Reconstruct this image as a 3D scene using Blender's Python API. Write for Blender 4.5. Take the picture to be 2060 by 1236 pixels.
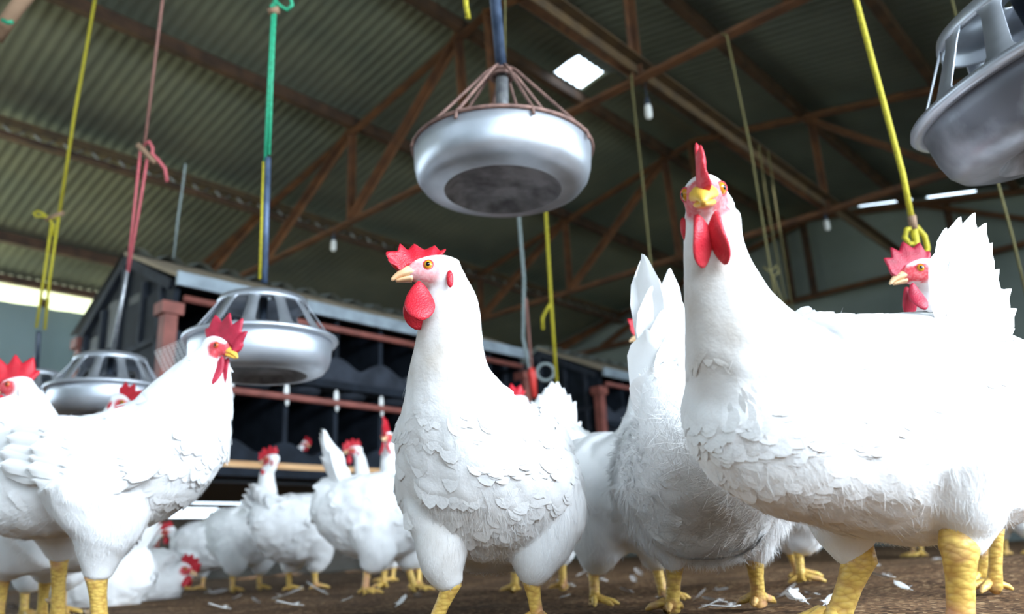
import bpy, math, random
import numpy as np
from mathutils import Vector, Matrix, noise

for _o in list(bpy.data.objects):
    bpy.data.objects.remove(_o, do_unlink=True)
SC = bpy.context.scene
COL = SC.collection
PI = math.pi

# ------------------------------------------------------------------ camera
F = 1602.0                                   # focal length in pixels of the 2060 x 1236 frame
PITCH, ROLL = math.radians(17.2), math.radians(-2.8)
CAM = np.array([0.0, 0.0, 0.09])             # the photographer's camera is held just above the litter
_f = np.array([0, math.cos(PITCH), math.sin(PITCH)])
_r0 = np.array([1.0, 0, 0]); _u0 = np.array([0, -math.sin(PITCH), math.cos(PITCH)])
_R = math.cos(ROLL)*_r0 + math.sin(ROLL)*_u0
_U = -math.sin(ROLL)*_r0 + math.cos(ROLL)*_u0
cam_data = bpy.data.cameras.new('camera')
cam = bpy.data.objects.new('camera', cam_data); COL.objects.link(cam)
cam_data.sensor_width = 36.0
cam_data.lens = 36.0*F/2060.0
cam_data.clip_start = 0.02
cam.matrix_world = Matrix(((_R[0], _U[0], -_f[0], CAM[0]), (_R[1], _U[1], -_f[1], CAM[1]),
                           (_R[2], _U[2], -_f[2], CAM[2]), (0, 0, 0, 1)))
cam_data.dof.use_dof = True
cam_data.dof.focus_distance = 0.84
cam_data.dof.aperture_fstop = 4.6
SC.camera = cam

# ------------------------------------------------------------------ daylight and exposure
SC.view_settings.view_transform = 'Standard'
SC.view_settings.look = 'None'
SC.view_settings.gamma = 1.0
SC.view_settings.use_curve_mapping = False
SC.view_settings.exposure = 0.46
W = bpy.data.worlds.new('overcast_sky'); SC.world = W
W.use_nodes = True
_bg = W.node_tree.nodes['Background']
_bg.inputs['Color'].default_value = (0.69, 0.85, 1.0, 1)
_bg.inputs['Strength'].default_value = 4.2

# the shed: s runs along its ridge, t across it, z up
AZ = math.radians(41.7)
UB = np.array([math.sin(AZ), math.cos(AZ), 0.0])
WB = np.array([-math.cos(AZ), math.sin(AZ), 0.0])
def B(s, t, z):
    return UB*s + WB*t + np.array([0, 0, z])

def area(name, loc, aim, sx, sy, power, color=(1, 1, 1), spread=180):
    l = bpy.data.lights.new(name, 'AREA'); l.shape = 'RECTANGLE'; l.size = sx; l.size_y = sy
    l.energy = power; l.color = color; l.spread = math.radians(spread)
    o = bpy.data.objects.new(name, l); COL.objects.link(o)
    o.location = loc
    o.rotation_euler = (Vector(aim)-Vector(loc)).to_track_quat('-Z', 'Y').to_euler()
    return o
# daylight of the open long side behind the camera
area('daylight_open_side', B(1.2, -2.7, 1.65), B(1.2, .9, 0.05), 5.0, 1.3, 110, (0.80, 0.90, 1.0), 95)
# sun on the far side of the left wall; the roof keeps it off the flock
_sl = bpy.data.lights.new('sun', 'SUN'); _sl.energy = 22; _sl.angle = math.radians(2); _sl.color = (1.0, .95, .84)
_so = bpy.data.objects.new('sun', _sl); COL.objects.link(_so); _so.location = B(2, 12, 10)
_so.rotation_euler = Vector(-(WB*math.cos(math.radians(50))-UB*.12+np.array([0, 0, math.sin(math.radians(50))]))).to_track_quat('-Z', 'Y').to_euler()

def P(px, py, z):
    """the point seen at pixel px, py of the photograph at depth z (metres along the lens axis)"""
    return CAM + z*(_f + _R*((px-1030.0)/F) + _U*((618.0-py)/F))

# ------------------------------------------------------------------ helpers
def tag(o, label=None, cat=None, group=None, kind=None):
    if label: o['label'] = label
    if cat: o['category'] = cat
    if group: o['group'] = group
    if kind: o['kind'] = kind
    return o

def empty(name, loc, label=None, cat=None, group=None):
    o = bpy.data.objects.new(name, None); COL.objects.link(o)
    o.empty_display_size = 0.05
    o.location = tuple(loc)
    return tag(o, label, cat, group)

def to_mesh(name, verts, faces, smooth=True):
    me = bpy.data.meshes.new(name)
    if isinstance(faces, np.ndarray):
        k = faces.shape[1]; n = len(faces)
        me.vertices.add(len(verts)); me.vertices.foreach_set('co', np.asarray(verts, np.float32).ravel())
        me.loops.add(n*k); me.loops.foreach_set('vertex_index', faces.astype(np.int32).ravel())
        me.polygons.add(n); me.polygons.foreach_set('loop_start', np.arange(0, n*k, k, dtype=np.int32))
        me.update(calc_edges=True)
    else:
        me.from_pydata([tuple(map(float, v)) for v in verts], [], faces)
        me.update()
    if smooth: me.polygons.foreach_set('use_smooth', np.ones(len(me.polygons), bool))
    return me

class MB:
    """collects shapes in world space and links them as one mesh object"""
    def __init__(self): self.v = []; self.f = []
    def add(self, v, f):
        n = len(self.v); self.v.extend([np.asarray(p, float) for p in v]); self.f.extend([tuple(i+n for i in q) for q in f]); return self
    def hexa(self, c):            # 8 corners: bottom loop then top loop
        return self.add(c, [(3, 2, 1, 0), (4, 5, 6, 7), (0, 1, 5, 4), (1, 2, 6, 5), (2, 3, 7, 6), (3, 0, 4, 7)])
    def bbox(self, s0, s1, t0, t1, z0, z1):        # box in shed axes
        return self.hexa([B(s, t, z) for z in (z0, z1) for s, t in ((s0, t0), (s0, t1), (s1, t1), (s1, t0))])
    def beam(self, a, b, w, h, up=(0, 0, 1)):
        a = np.asarray(a, float); b = np.asarray(b, float); d = b-a; d = d/np.linalg.norm(d)
        s = np.cross(d, up); s = s/np.linalg.norm(s); u = np.cross(s, d)
        s = s*w/2; u = u*h/2
        return self.hexa([a-s-u, a+s-u, b+s-u, b-s-u, a-s+u, a+s+u, b+s+u, b-s+u])
    def angle(self, a, b, w, th, up=(0, 0, 1)):     # L section steel
        a = np.asarray(a, float); b = np.asarray(b, float); d = b-a; d = d/np.linalg.norm(d)
        s = np.cross(d, up); s = s/np.linalg.norm(s); u = np.cross(s, d)
        self.beam(a+u*(w/2), b+u*(w/2), w, th, up)
        return self.beam(a-s*(w/2), b-s*(w/2), th, w, up)
    def tube(self, pts, r, n=8, cap=True):
        pts = np.asarray(pts, float); m = len(pts)
        rr = np.full(m, r) if np.isscalar(r) else np.asarray(r, float)
        t = np.gradient(pts, axis=0); t /= np.linalg.norm(t, axis=1)[:, None]+1e-12
        ref = np.array([0, 0, 1.0]) if abs(t[0][2]) < .9 else np.array([1.0, 0, 0])
        x = np.cross(t[0], ref); x /= np.linalg.norm(x)
        vs = []
        for i in range(m):
            x = x-t[i]*(x@t[i]); x /= np.linalg.norm(x); y = np.cross(t[i], x)
            for k in range(n):
                a = 2*PI*k/n; vs.append(pts[i]+rr[i]*(math.cos(a)*x+math.sin(a)*y))
        fs = [(i*n+k, i*n+(k+1) % n, (i+1)*n+(k+1) % n, (i+1)*n+k) for i in range(m-1) for k in range(n)]
        if cap:
            fs.append(tuple(range(n-1, -1, -1))); fs.append(tuple((m-1)*n+k for k in range(n)))
        return self.add(vs, fs)
    def lathe(self, prof, c, axis=(0, 0, 1), n=64, close=False):
        c = np.asarray(c, float); ax = np.asarray(axis, float); ax /= np.linalg.norm(ax)
        x = np.cross(ax, (0, 1, 0)); x /= np.linalg.norm(x); y = np.cross(ax, x)
        m = len(prof); vs = []
        for r, h in prof:
            for k in range(n):
                a = 2*PI*k/n; vs.append(c+ax*h+r*(math.cos(a)*x+math.sin(a)*y))
        mm = m if close else m-1
        fs = [(i*n+k, i*n+(k+1) % n, ((i+1) % m)*n+(k+1) % n, ((i+1) % m)*n+k) for i in range(mm) for k in range(n)]
        return self.add(vs, fs)
    def torus(self, c, R, r, axis=(0, 0, 1), n=48, k=10):
        return self.lathe([(R+r*math.cos(2*PI*i/k), r*math.sin(2*PI*i/k)) for i in range(k)], c, axis, n, True)
    def ball(self, c, rx, ry=None, rz=None, ax=None, nu=16, nv=10):
        ry = ry or rx; rz = rz or rx; c = np.asarray(c, float)
        A = np.eye(3) if ax is None else np.asarray(ax)
        vs = [c+A[2]*rz]
        for i in range(1, nv):
            th = PI*i/nv
            for j in range(nu):
                ph = 2*PI*j/nu
                vs.append(c+A[0]*rx*math.sin(th)*math.cos(ph)+A[1]*ry*math.sin(th)*math.sin(ph)+A[2]*rz*math.cos(th))
        vs.append(c-A[2]*rz); L = len(vs)-1
        fs = [(0, 1+j, 1+(j+1) % nu) for j in range(nu)]
        for i in range(nv-2):
            fs += [(1+i*nu+j, 1+(i+1)*nu+j, 1+(i+1)*nu+(j+1) % nu, 1+i*nu+(j+1) % nu) for j in range(nu)]
        fs += [(L, 1+(nv-2)*nu+(j+1) % nu, 1+(nv-2)*nu+j) for j in range(nu)]
        return self.add(vs, fs)
    def build(self, name, mat, parent=None, smooth=False, bevel=0, loc=None):
        off = np.array(parent_origin(parent)) if parent is not None else (np.zeros(3) if loc is None else np.asarray(loc, float))
        v = [p-off for p in self.v]
        me = to_mesh(name, v, self.f, smooth)
        if smooth == 'auto':
            me.set_sharp_from_angle(angle=math.radians(40))
        o = bpy.data.objects.new(name, me); COL.objects.link(o)
        if mat: me.materials.append(mat)
        if parent is not None: o.parent = parent
        elif loc is not None: o.location = tuple(off)
        if bevel:
            b = o.modifiers.new('bevel', 'BEVEL'); b.width = bevel; b.segments = 2; b.limit_method = 'ANGLE'
        return o

def parent_origin(p):
    v = np.zeros(3)
    while p is not None:
        v = v+np.array(p.location); p = p.parent
    return v

def mesh_obj(name, me, mat, parent=None):
    o = bpy.data.objects.new(name, me); COL.objects.link(o)
    if mat: me.materials.append(mat)
    if parent is not None: o.parent = parent
    return o

def copy_tree(o, parent=None):
    c = o.copy(); COL.objects.link(c); c.parent = parent
    for ch in list(o.children): copy_tree(ch, c)
    return c

# ------------------------------------------------------------------ materials
def mat(name, col, rough=0.6, metal=0.0, vary=0.0, vscale=20.0, bump=0.0, bscale=80.0, bdist=0.002, col2=None, spec=0.5,
        detail=4.0, sss=0.0, stretch=None, mix=(0.35, 0.65), kind='noise'):
    m = bpy.data.materials.new(name); m.use_nodes = True
    nt = m.node_tree; bs = nt.nodes['Principled BSDF']
    bs.inputs['Base Color'].default_value = (*col, 1)
    bs.inputs['Roughness'].default_value = rough
    bs.inputs['Metallic'].default_value = metal
    bs.inputs['Specular IOR Level'].default_value = spec
    if sss:
        bs.inputs['Subsurface Weight'].default_value = sss
        bs.inputs['Subsurface Radius'].default_value = (0.004, 0.0012, 0.0008)
        bs.inputs['Subsurface Scale'].default_value = 1.0
    tc = nt.nodes.new('ShaderNodeTexCoord')
    src = tc.outputs['Object']
    if stretch:
        mp = nt.nodes.new('ShaderNodeMapping'); mp.inputs['Scale'].default_value = stretch
        nt.links.new(src, mp.inputs['Vector']); src = mp.outputs['Vector']
    if col2 is not None or vary:
        nz = nt.nodes.new('ShaderNodeTexNoise'); nz.inputs['Scale'].default_value = vscale; nz.inputs['Detail'].default_value = detail
        nt.links.new(src, nz.inputs['Vector'])
        cr = nt.nodes.new('ShaderNodeValToRGB')
        c2 = col2 if col2 is not None else tuple(c*(1-vary) for c in col)
        cr.color_ramp.elements[0].position = mix[0]; cr.color_ramp.elements[1].position = mix[1]
        cr.color_ramp.elements[0].color = (*c2, 1); cr.color_ramp.elements[1].color = (*col, 1)
        nt.links.new(nz.outputs['Fac'], cr.inputs['Fac']); nt.links.new(cr.outputs['Color'], bs.inputs['Base Color'])
    if bump:
        if kind == 'voronoi':
            nb = nt.nodes.new('ShaderNodeTexVoronoi'); nb.inputs['Scale'].default_value = bscale; bo = nb.outputs['Distance']
        else:
            nb = nt.nodes.new('ShaderNodeTexNoise'); nb.inputs['Scale'].default_value = bscale; nb.inputs['Detail'].default_value = 3; bo = nb.outputs['Fac']
        nt.links.new(src, nb.inputs['Vector'])
        bp = nt.nodes.new('ShaderNodeBump'); bp.inputs['Strength'].default_value = bump; bp.inputs['Distance'].default_value = bdist
        nt.links.new(bo, bp.inputs['Height']); nt.links.new(bp.outputs['Normal'], bs.inputs['Normal'])
    return m

M = {}
M['roofdark'] = mat('shade_toned_corrugated_sheet', (0.125, 0.145, 0.13), 0.75, 0.0, col2=(0.08, 0.095, 0.085), vscale=1.6, detail=6)  # same roofing as the left slope, with the right slope's shade put into its colour
M['eave'] = mat('white_eave_sheet', (0.86, 0.88, 0.80), 0.7, vary=.1, vscale=3)
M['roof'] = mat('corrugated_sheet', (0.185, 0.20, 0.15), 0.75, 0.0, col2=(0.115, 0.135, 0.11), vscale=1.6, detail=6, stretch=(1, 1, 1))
M['rust'] = mat('rusty_steel', (0.20, 0.085, 0.035), 0.8, 0.1, col2=(0.095, 0.042, 0.022), vscale=9, bump=.2, bscale=60)
M['rustdark'] = mat('dark_rusty_purlin', (0.115, 0.06, 0.035), 0.8, 0.1, col2=(0.055, 0.032, 0.022), vscale=9)
M['olive'] = mat('olive_painted_steel', (0.115, 0.070, 0.030), 0.75, 0.1, col2=(0.07, 0.045, 0.025), vscale=12)
M['curtain'] = mat('pale_green_curtain', (0.34, 0.44, 0.46), 0.8, col2=(0.26, 0.35, 0.36), vscale=1.3)
def curtain_mat():         # thin tarpaulin that lets some daylight through
    m = M['curtain']; nt = m.node_tree; bs = nt.nodes['Principled BSDF']; out = nt.nodes['Material Output']
    tr = nt.nodes.new('ShaderNodeBsdfTranslucent'); tr.inputs['Color'].default_value = (.70, .86, .86, 1)
    mx = nt.nodes.new('ShaderNodeMixShader'); mx.inputs[0].default_value = .07
    nt.links.new(bs.outputs[0], mx.inputs[1]); nt.links.new(tr.outputs[0], mx.inputs[2]); nt.links.new(mx.outputs[0], out.inputs['Surface'])
curtain_mat()
M['gable'] = mat('grey_green_sheet_wall', (0.25, 0.285, 0.265), 0.8, col2=(0.185, 0.215, 0.20), vscale=1.5)
M['lowwall'] = mat('grey_block_wall', (0.30, 0.28, 0.25), 0.9, vary=.35, vscale=4, bump=.3, bscale=40)
M['grass'] = mat('dark_grass_outside', (0.07, 0.09, 0.05), 0.9, vary=.3, vscale=2)  # unseen ground, toned dark to cut light bounced onto the right roof slope
M['outside'] = mat('dry_outside_ground', (0.50, 0.52, 0.33), 0.9, vary=.2, vscale=2)
M['alu'] = mat('spun_aluminium', (0.58, 0.61, 0.66), 0.40, 0.75, col2=(0.46, 0.49, 0.54), vscale=14, bump=.08, bscale=160, bdist=.001)
M['alustain'] = mat('stained_dark_aluminium', (0.36, 0.37, 0.40), 0.42, 0.75, col2=(0.13, 0.13, 0.145), vscale=7, detail=8, bump=.1, bscale=160, bdist=.001, mix=(.42, .62))
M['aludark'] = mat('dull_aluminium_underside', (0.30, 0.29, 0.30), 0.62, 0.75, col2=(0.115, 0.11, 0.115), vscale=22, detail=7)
M['galv'] = mat('galvanised_pipe', (0.42, 0.43, 0.44), 0.5, 0.8, col2=(0.25, 0.26, 0.28), vscale=60)
M['bluepipe'] = mat('blue_grey_pipe', (0.11, 0.16, 0.26), 0.5, 0.3, col2=(0.05, 0.08, 0.14), vscale=30)
M['darkpipe'] = mat('dark_pipe', (0.045, 0.06, 0.085), 0.5, 0.2)
M['wire'] = mat('rusty_wire', (0.27, 0.155, 0.125), 0.7, 0.2, col2=(0.15, 0.085, 0.07), vscale=60)
M['ropeyellow'] = mat('yellow_rope', (0.56, 0.48, 0.025), 0.7, vary=.35, vscale=180, bump=.5, bscale=300)
M['ropepink'] = mat('pink_rope', (0.62, 0.13, 0.15), 0.7, vary=.35, vscale=180)
M['ropefaded'] = mat('faded_pink_rope', (0.34, 0.16, 0.13), 0.8, vary=.3, vscale=120)
M['ropegreen'] = mat('green_rope', (0.03, 0.42, 0.22), 0.6, vary=.35, vscale=180, bump=.5, bscale=300)
M['ropeolive'] = mat('old_olive_cord', (0.17, 0.15, 0.055), 0.85, vary=.3, vscale=120)
M['ropegrey'] = mat('grey_blue_cord', (0.30, 0.36, 0.36), 0.8, vary=.2, vscale=60)
M['nest'] = mat('dark_blue_black_plastic', (0.012, 0.017, 0.026), 0.75, spec=.2, vary=.45, vscale=12)
M['nestin'] = mat('black_plastic', (0.008, 0.010, 0.014), 0.55)
M['nestgrey'] = mat('grey_dusty_plastic', (0.038, 0.045, 0.06), 0.8, spec=.2, vary=.45, vscale=10)
M['gutter'] = mat('blue_grey_metal_edge', (0.33, 0.39, 0.44), 0.6, 0.3, vary=.3, vscale=12)
M['tan'] = mat('tan_dusty_roof_panel', (0.37, 0.30, 0.215), 0.85, vary=.2, vscale=5)
M['greysheet'] = mat('grey_corrugated_offcut', (0.30, 0.34, 0.33), 0.8, vary=.2, vscale=5)
M['redoxide'] = mat('red_oxide_paint', (0.28, 0.085, 0.065), 0.65, vary=.3, vscale=14)
M['timber'] = mat('raw_pine', (0.72, 0.44, 0.22), 0.75, col2=(0.55, 0.30, 0.13), vscale=5, stretch=(1, 1, 12))
M['oldwood'] = mat('weathered_wood', (0.34, 0.21, 0.13), 0.85, vary=.4, vscale=9)
M['white'] = mat('white_plastic', (0.80, 0.80, 0.78), 0.5)
M['redplastic'] = mat('red_plastic', (0.75, 0.06, 0.05), 0.5)
M['feather'] = mat('white_feathers', (0.90, 0.90, 0.90), 0.85, col2=(0.83, 0.825, 0.815), vscale=14, spec=.12, mix=(.3, .6))
M['featherdirty'] = mat('soiled_white_feathers', (0.86, 0.85, 0.83), 0.85, col2=(0.66, 0.61, 0.54), vscale=11, spec=.12, mix=(.3, .55))
M['down'] = mat('white_down', (0.88, 0.88, 0.87), 0.9, spec=.08)
M['comb'] = mat('red_comb_flesh', (0.58, 0.012, 0.030), 0.5, col2=(0.46, 0.008, 0.020), vscale=90, bump=.35, bscale=520, bdist=.0012, sss=.12, kind='voronoi')
M['combpink'] = mat('pink_red_comb_flesh', (0.70, 0.045, 0.065), 0.5, col2=(0.60, 0.022, 0.042), vscale=90, bump=.35, bscale=520, bdist=.0012, sss=.12, kind='voronoi')
M['combrose'] = mat('rose_red_comb_flesh', (0.46, 0.018, 0.050), 0.5, col2=(0.34, 0.010, 0.034), vscale=90, bump=.3, bscale=520, bdist=.0012, sss=.1, kind='voronoi')
M['lobe'] = mat('pale_ear_lobe', (0.80, 0.66, 0.62), 0.7)
M['horn'] = mat('pale_horn_beak', (0.82, 0.60, 0.36), 0.4, col2=(0.72, 0.42, 0.22), vscale=60)
M['beakyellow'] = mat('yellow_beak', (0.86, 0.52, 0.07), 0.4, col2=(0.76, 0.40, 0.06), vscale=60)
M['iris'] = mat('amber_iris', (0.60, 0.27, 0.02), 0.15, vary=.3, vscale=300)
M['irisred'] = mat('orange_red_iris', (0.50, 0.10, 0.02), 0.15)
M['pupil'] = mat('black_pupil', (0.004, 0.004, 0.005), 0.08)
M['claw'] = mat('horn_claw', (0.45, 0.30, 0.17), 0.5)

def skin_mat():            # feathered body whose bare face is red skin
    m = bpy.data.materials.new('feathered_body_with_bare_face'); m.use_nodes = True
    nt = m.node_tree; bs = nt.nodes['Principled BSDF']; L = nt.links.new
    bs.inputs['Roughness'].default_value = .8; bs.inputs['Specular IOR Level'].default_value = .15
    at = nt.nodes.new('ShaderNodeAttribute'); at.attribute_name = 'skin'
    dt = nt.nodes.new('ShaderNodeAttribute'); dt.attribute_name = 'soil'
    tc = nt.nodes.new('ShaderNodeTexCoord')
    nz = nt.nodes.new('ShaderNodeTexNoise'); nz.inputs['Scale'].default_value = 260; nz.inputs['Detail'].default_value = 3
    L(tc.outputs['Object'], nz.inputs['Vector'])
    mp = nt.nodes.new('ShaderNodeMath'); mp.operation = 'MULTIPLY_ADD'; mp.inputs[1].default_value = .7; mp.inputs[2].default_value = -.35
    L(nz.outputs['Fac'], mp.inputs[0])
    ad = nt.nodes.new('ShaderNodeMath'); ad.operation = 'ADD'; ad.use_clamp = True
    L(at.outputs['Fac'], ad.inputs[0])
    ml = nt.nodes.new('ShaderNodeMath'); ml.operation = 'MULTIPLY'; L(mp.outputs[0], ml.inputs[0]); L(at.outputs['Fac'], ml.inputs[1])
    L(ml.outputs[0], ad.inputs[1])
    n2 = nt.nodes.new('ShaderNodeTexNoise'); n2.inputs['Scale'].default_value = 30; n2.inputs['Detail'].default_value = 5
    L(tc.outputs['Object'], n2.inputs['Vector'])
    m2 = nt.nodes.new('ShaderNodeMath'); m2.operation = 'MULTIPLY'; L(n2.outputs['Fac'], m2.inputs[0]); L(dt.outputs['Fac'], m2.inputs[1])
    wh = nt.nodes.new('ShaderNodeMix'); wh.data_type = 'RGBA'
    wh.inputs[6].default_value = (.90, .90, .90, 1); wh.inputs[7].default_value = (.42, .33, .24, 1)
    L(m2.outputs[0], wh.inputs[0])
    mx = nt.nodes.new('ShaderNodeMix'); mx.data_type = 'RGBA'
    L(ad.outputs[0], mx.inputs[0]); L(wh.outputs[2], mx.inputs[6]); mx.inputs[7].default_value = (.66, .07, .085, 1)
    L(mx.outputs[2], bs.inputs['Base Color'])
    bp = nt.nodes.new('ShaderNodeBump'); bp.inputs['Strength'].default_value = .25; bp.inputs['Distance'].default_value = .0015
    L(nz.outputs['Fac'], bp.inputs['Height']); L(bp.outputs['Normal'], bs.inputs['Normal'])
    return m
M['body'] = skin_mat()

def leg_mat():
    m = bpy.data.materials.new('yellow_scaly_shank'); m.use_nodes = True
    nt = m.node_tree; bs = nt.nodes['Principled BSDF']; L = nt.links.new
    bs.inputs['Roughness'].default_value = .45
    tc = nt.nodes.new('ShaderNodeTexCoord')
    mp = nt.nodes.new('ShaderNodeMapping'); mp.inputs['Scale'].default_value = (110, 110, 210)
    L(tc.outputs['Object'], mp.inputs['Vector'])
    vo = nt.nodes.new('ShaderNodeTexVoronoi'); vo.inputs['Scale'].default_value = 1.0
    L(mp.outputs['Vector'], vo.inputs['Vector'])
    cr = nt.nodes.new('ShaderNodeValToRGB'); cr.color_ramp.elements[0].position = .35; cr.color_ramp.elements[1].position = .85
    cr.color_ramp.elements[0].color = (.80, .54, .13, 1); cr.color_ramp.elements[1].color = (.58, .33, .08, 1)
    L(vo.outputs['Distance'], cr.inputs['Fac'])
    nz = nt.nodes.new('ShaderNodeTexNoise'); nz.inputs['Scale'].default_value = 26; L(tc.outputs['Object'], nz.inputs['Vector'])
    r2 = nt.nodes.new('ShaderNodeValToRGB'); r2.color_ramp.elements[0].position = .52; r2.color_ramp.elements[1].position = .75
    r2.color_ramp.elements[0].color = (0, 0, 0, 1); r2.color_ramp.elements[1].color = (.8, .8, .8, 1)
    L(nz.outputs['Fac'], r2.inputs['Fac'])
    mx = nt.nodes.new('ShaderNodeMix'); mx.data_type = 'RGBA'; L(r2.outputs['Color'], mx.inputs[0])
    L(cr.outputs['Color'], mx.inputs[6]); mx.inputs[7].default_value = (.62, .30, .19, 1)
    L(mx.outputs[2], bs.inputs['Base Color'])
    bp = nt.nodes.new('ShaderNodeBump'); bp.inputs['Strength'].default_value = .7; bp.inputs['Distance'].default_value = .0015; bp.invert = True
    L(vo.outputs['Distance'], bp.inputs['Height']); L(bp.outputs['Normal'], bs.inputs['Normal'])
    return m
M['leg'] = leg_mat()

def litter_mat():
    m = bpy.data.materials.new('brown_husk_litter'); m.use_nodes = True
    nt = m.node_tree; bs = nt.nodes['Principled BSDF']; L = nt.links.new
    bs.inputs['Roughness'].default_value = .95; bs.inputs['Specular IOR Level'].default_value = .1
    tc = nt.nodes.new('ShaderNodeTexCoord')
    vo = nt.nodes.new('ShaderNodeTexVoronoi'); vo.inputs['Scale'].default_value = 170; L(tc.outputs['Object'], vo.inputs['Vector'])
    nz = nt.nodes.new('ShaderNodeTexNoise'); nz.inputs['Scale'].default_value = 7; nz.inputs['Detail'].default_value = 8; L(tc.outputs['Object'], nz.inputs['Vector'])
    sx = nt.nodes.new('ShaderNodeSeparateColor'); L(vo.outputs['Color'], sx.inputs[0])
    cr = nt.nodes.new('ShaderNodeValToRGB')
    e = cr.color_ramp.elements; e[0].position = 0; e[0].color = (.045, .026, .015, 1); e[1].position = 1; e[1].color = (.50, .36, .21, 1)
    for p, c in ((.5, (.15, .088, .048, 1)), (.86, (.27, .165, .088, 1))):
        x = e.new(p); x.color = c
    L(sx.outputs[0], cr.inputs['Fac'])
    c2 = nt.nodes.new('ShaderNodeValToRGB'); c2.color_ramp.elements[0].position = .35; c2.color_ramp.elements[1].position = .7
    c2.color_ramp.elements[0].color = (.5, .45, .42, 1); c2.color_ramp.elements[1].color = (1.1, 1.05, 1, 1); L(nz.outputs['Fac'], c2.inputs['Fac'])
    mx = nt.nodes.new('ShaderNodeMix'); mx.data_type = 'RGBA'; mx.blend_type = 'MULTIPLY'; mx.inputs[0].default_value = 1
    L(cr.outputs['Color'], mx.inputs[6]); L(c2.outputs['Color'], mx.inputs[7]); L(mx.outputs[2], bs.inputs['Base Color'])
    bp = nt.nodes.new('ShaderNodeBump'); bp.inputs['Strength'].default_value = .9; bp.inputs['Distance'].default_value = .006
    L(sx.outputs[1], bp.inputs['Height']); L(bp.outputs['Normal'], bs.inputs['Normal'])
    return m
M['litter'] = litter_mat()
# ------------------------------------------------------------------ the shed
TR, ZR, KR = 2.65, 3.19, math.tan(math.radians(10.8))     # ridge line and roof pitch
def roofz(t): return ZR-KR*abs(t-TR)
S0, S1 = -5.0, 7.62

def roof_sheet(name, t_edges, holes=(), mt='roof'):
    per = 0.066; n = int((S1-S0)/per*6)
    s = np.linspace(S0, S1, n+1); v = []; lift = .055
    for t in t_edges:
        z = roofz(t)+lift+.0055*np.sin(2*PI*s/per)
        v.append(UB[None, :]*s[:, None]+WB[None, :]*t+np.array([0, 0, 1.0])[None, :]*z[:, None])
    v = np.concatenate(v); m = len(t_edges); f = []
    for j in range(m-1):
        tm = (t_edges[j]+t_edges[j+1])/2
        for i in range(n):
            sm = (s[i]+s[i+1])/2
            if any(a < sm < b and c < tm < d for a, b, c, d in holes): continue
            f.append((j*(n+1)+i, j*(n+1)+i+1, (j+1)*(n+1)+i+1, (j+1)*(n+1)+i))
    me = to_mesh(name, v, np.array(f))
    return tag(mesh_obj(name, me, M[mt]), kind='structure')
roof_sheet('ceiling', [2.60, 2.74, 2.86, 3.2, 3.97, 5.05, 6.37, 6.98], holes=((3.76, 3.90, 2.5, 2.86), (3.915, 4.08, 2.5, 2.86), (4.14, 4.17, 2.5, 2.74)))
roof_sheet('trim_4', [6.98, 7.3, 7.75], mt='eave')
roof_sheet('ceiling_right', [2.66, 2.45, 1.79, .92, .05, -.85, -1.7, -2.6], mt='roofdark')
for a, b in ((S0, 3.75), (4.09, S1)):
    m = MB()
    m.hexa([B(s, t, z) for dz in (0, .006) for s, t, z in ((a, 2.35, roofz(2.35)+.085+dz), (a, 2.65, ZR+.085+dz), (b, 2.65, ZR+.085+dz), (b, 2.35, roofz(2.35)+.085+dz))])
    m.hexa([B(s, t, z) for dz in (0, .006) for s, t, z in ((a, 2.65, ZR+.085+dz), (a, 2.95, roofz(2.95)+.085+dz), (b, 2.95, roofz(2.95)+.085+dz), (b, 2.65, ZR+.085+dz))])
    tag(m.build('trim_1' if a < 0 else 'trim_2', M['roof']), kind='structure')

# floor of litter, heaped a little here and there
def ground(x, y):
    z = .012*noise.noise(Vector((x*2.1, y*2.1, 3.1)))+.006*noise.noise(Vector((x*6, y*6, 1.7)))
    z += .035*math.exp(-(((x-1.05)/.5)**2+((y-1.75)/.35)**2))
    return z*min(1, max(0, (math.hypot(x, y)-.55)/.5))
def floor():
    n = 220; xs = np.linspace(-1, 1, n); v = []; f = []
    sx = np.sign(xs)*np.abs(xs)**1.7*9.5; ys = np.linspace(0, 1, n)**1.7*13-2.5
    for y in ys:
        for x in sx: v.append((x, y, ground(x, y)))
    f = [(j*n+i, j*n+i+1, (j+1)*n+i+1, (j+1)*n+i) for j in range(n-1) for i in range(n-1)]
    # keep what lies inside the shed
    keep = []
    for q in f:
        c = np.mean([v[i] for i in q], axis=0); s = c@UB; t = c@WB
        if S0-.2 < s < S1+.1 and -2.3 < t < 7.25: keep.append(q)
    return tag(mesh_obj('floor', to_mesh('floor', np.array(v), np.array(keep)), M['litter']), kind='structure')
floor()
m = MB()
m.bbox(-14, 18, 7.2, 22, -.12, -.08)
tag(m.build('ground_outside', M['outside']), kind='structure')
m = MB(); m.bbox(-14, 18, -18, -2.2, -.12, -.08); m.bbox(-16, S0-.1, -2.2, 7.2, -.12, -.08)
tag(m.build('ground_behind', M['grass']), kind='structure')

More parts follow.
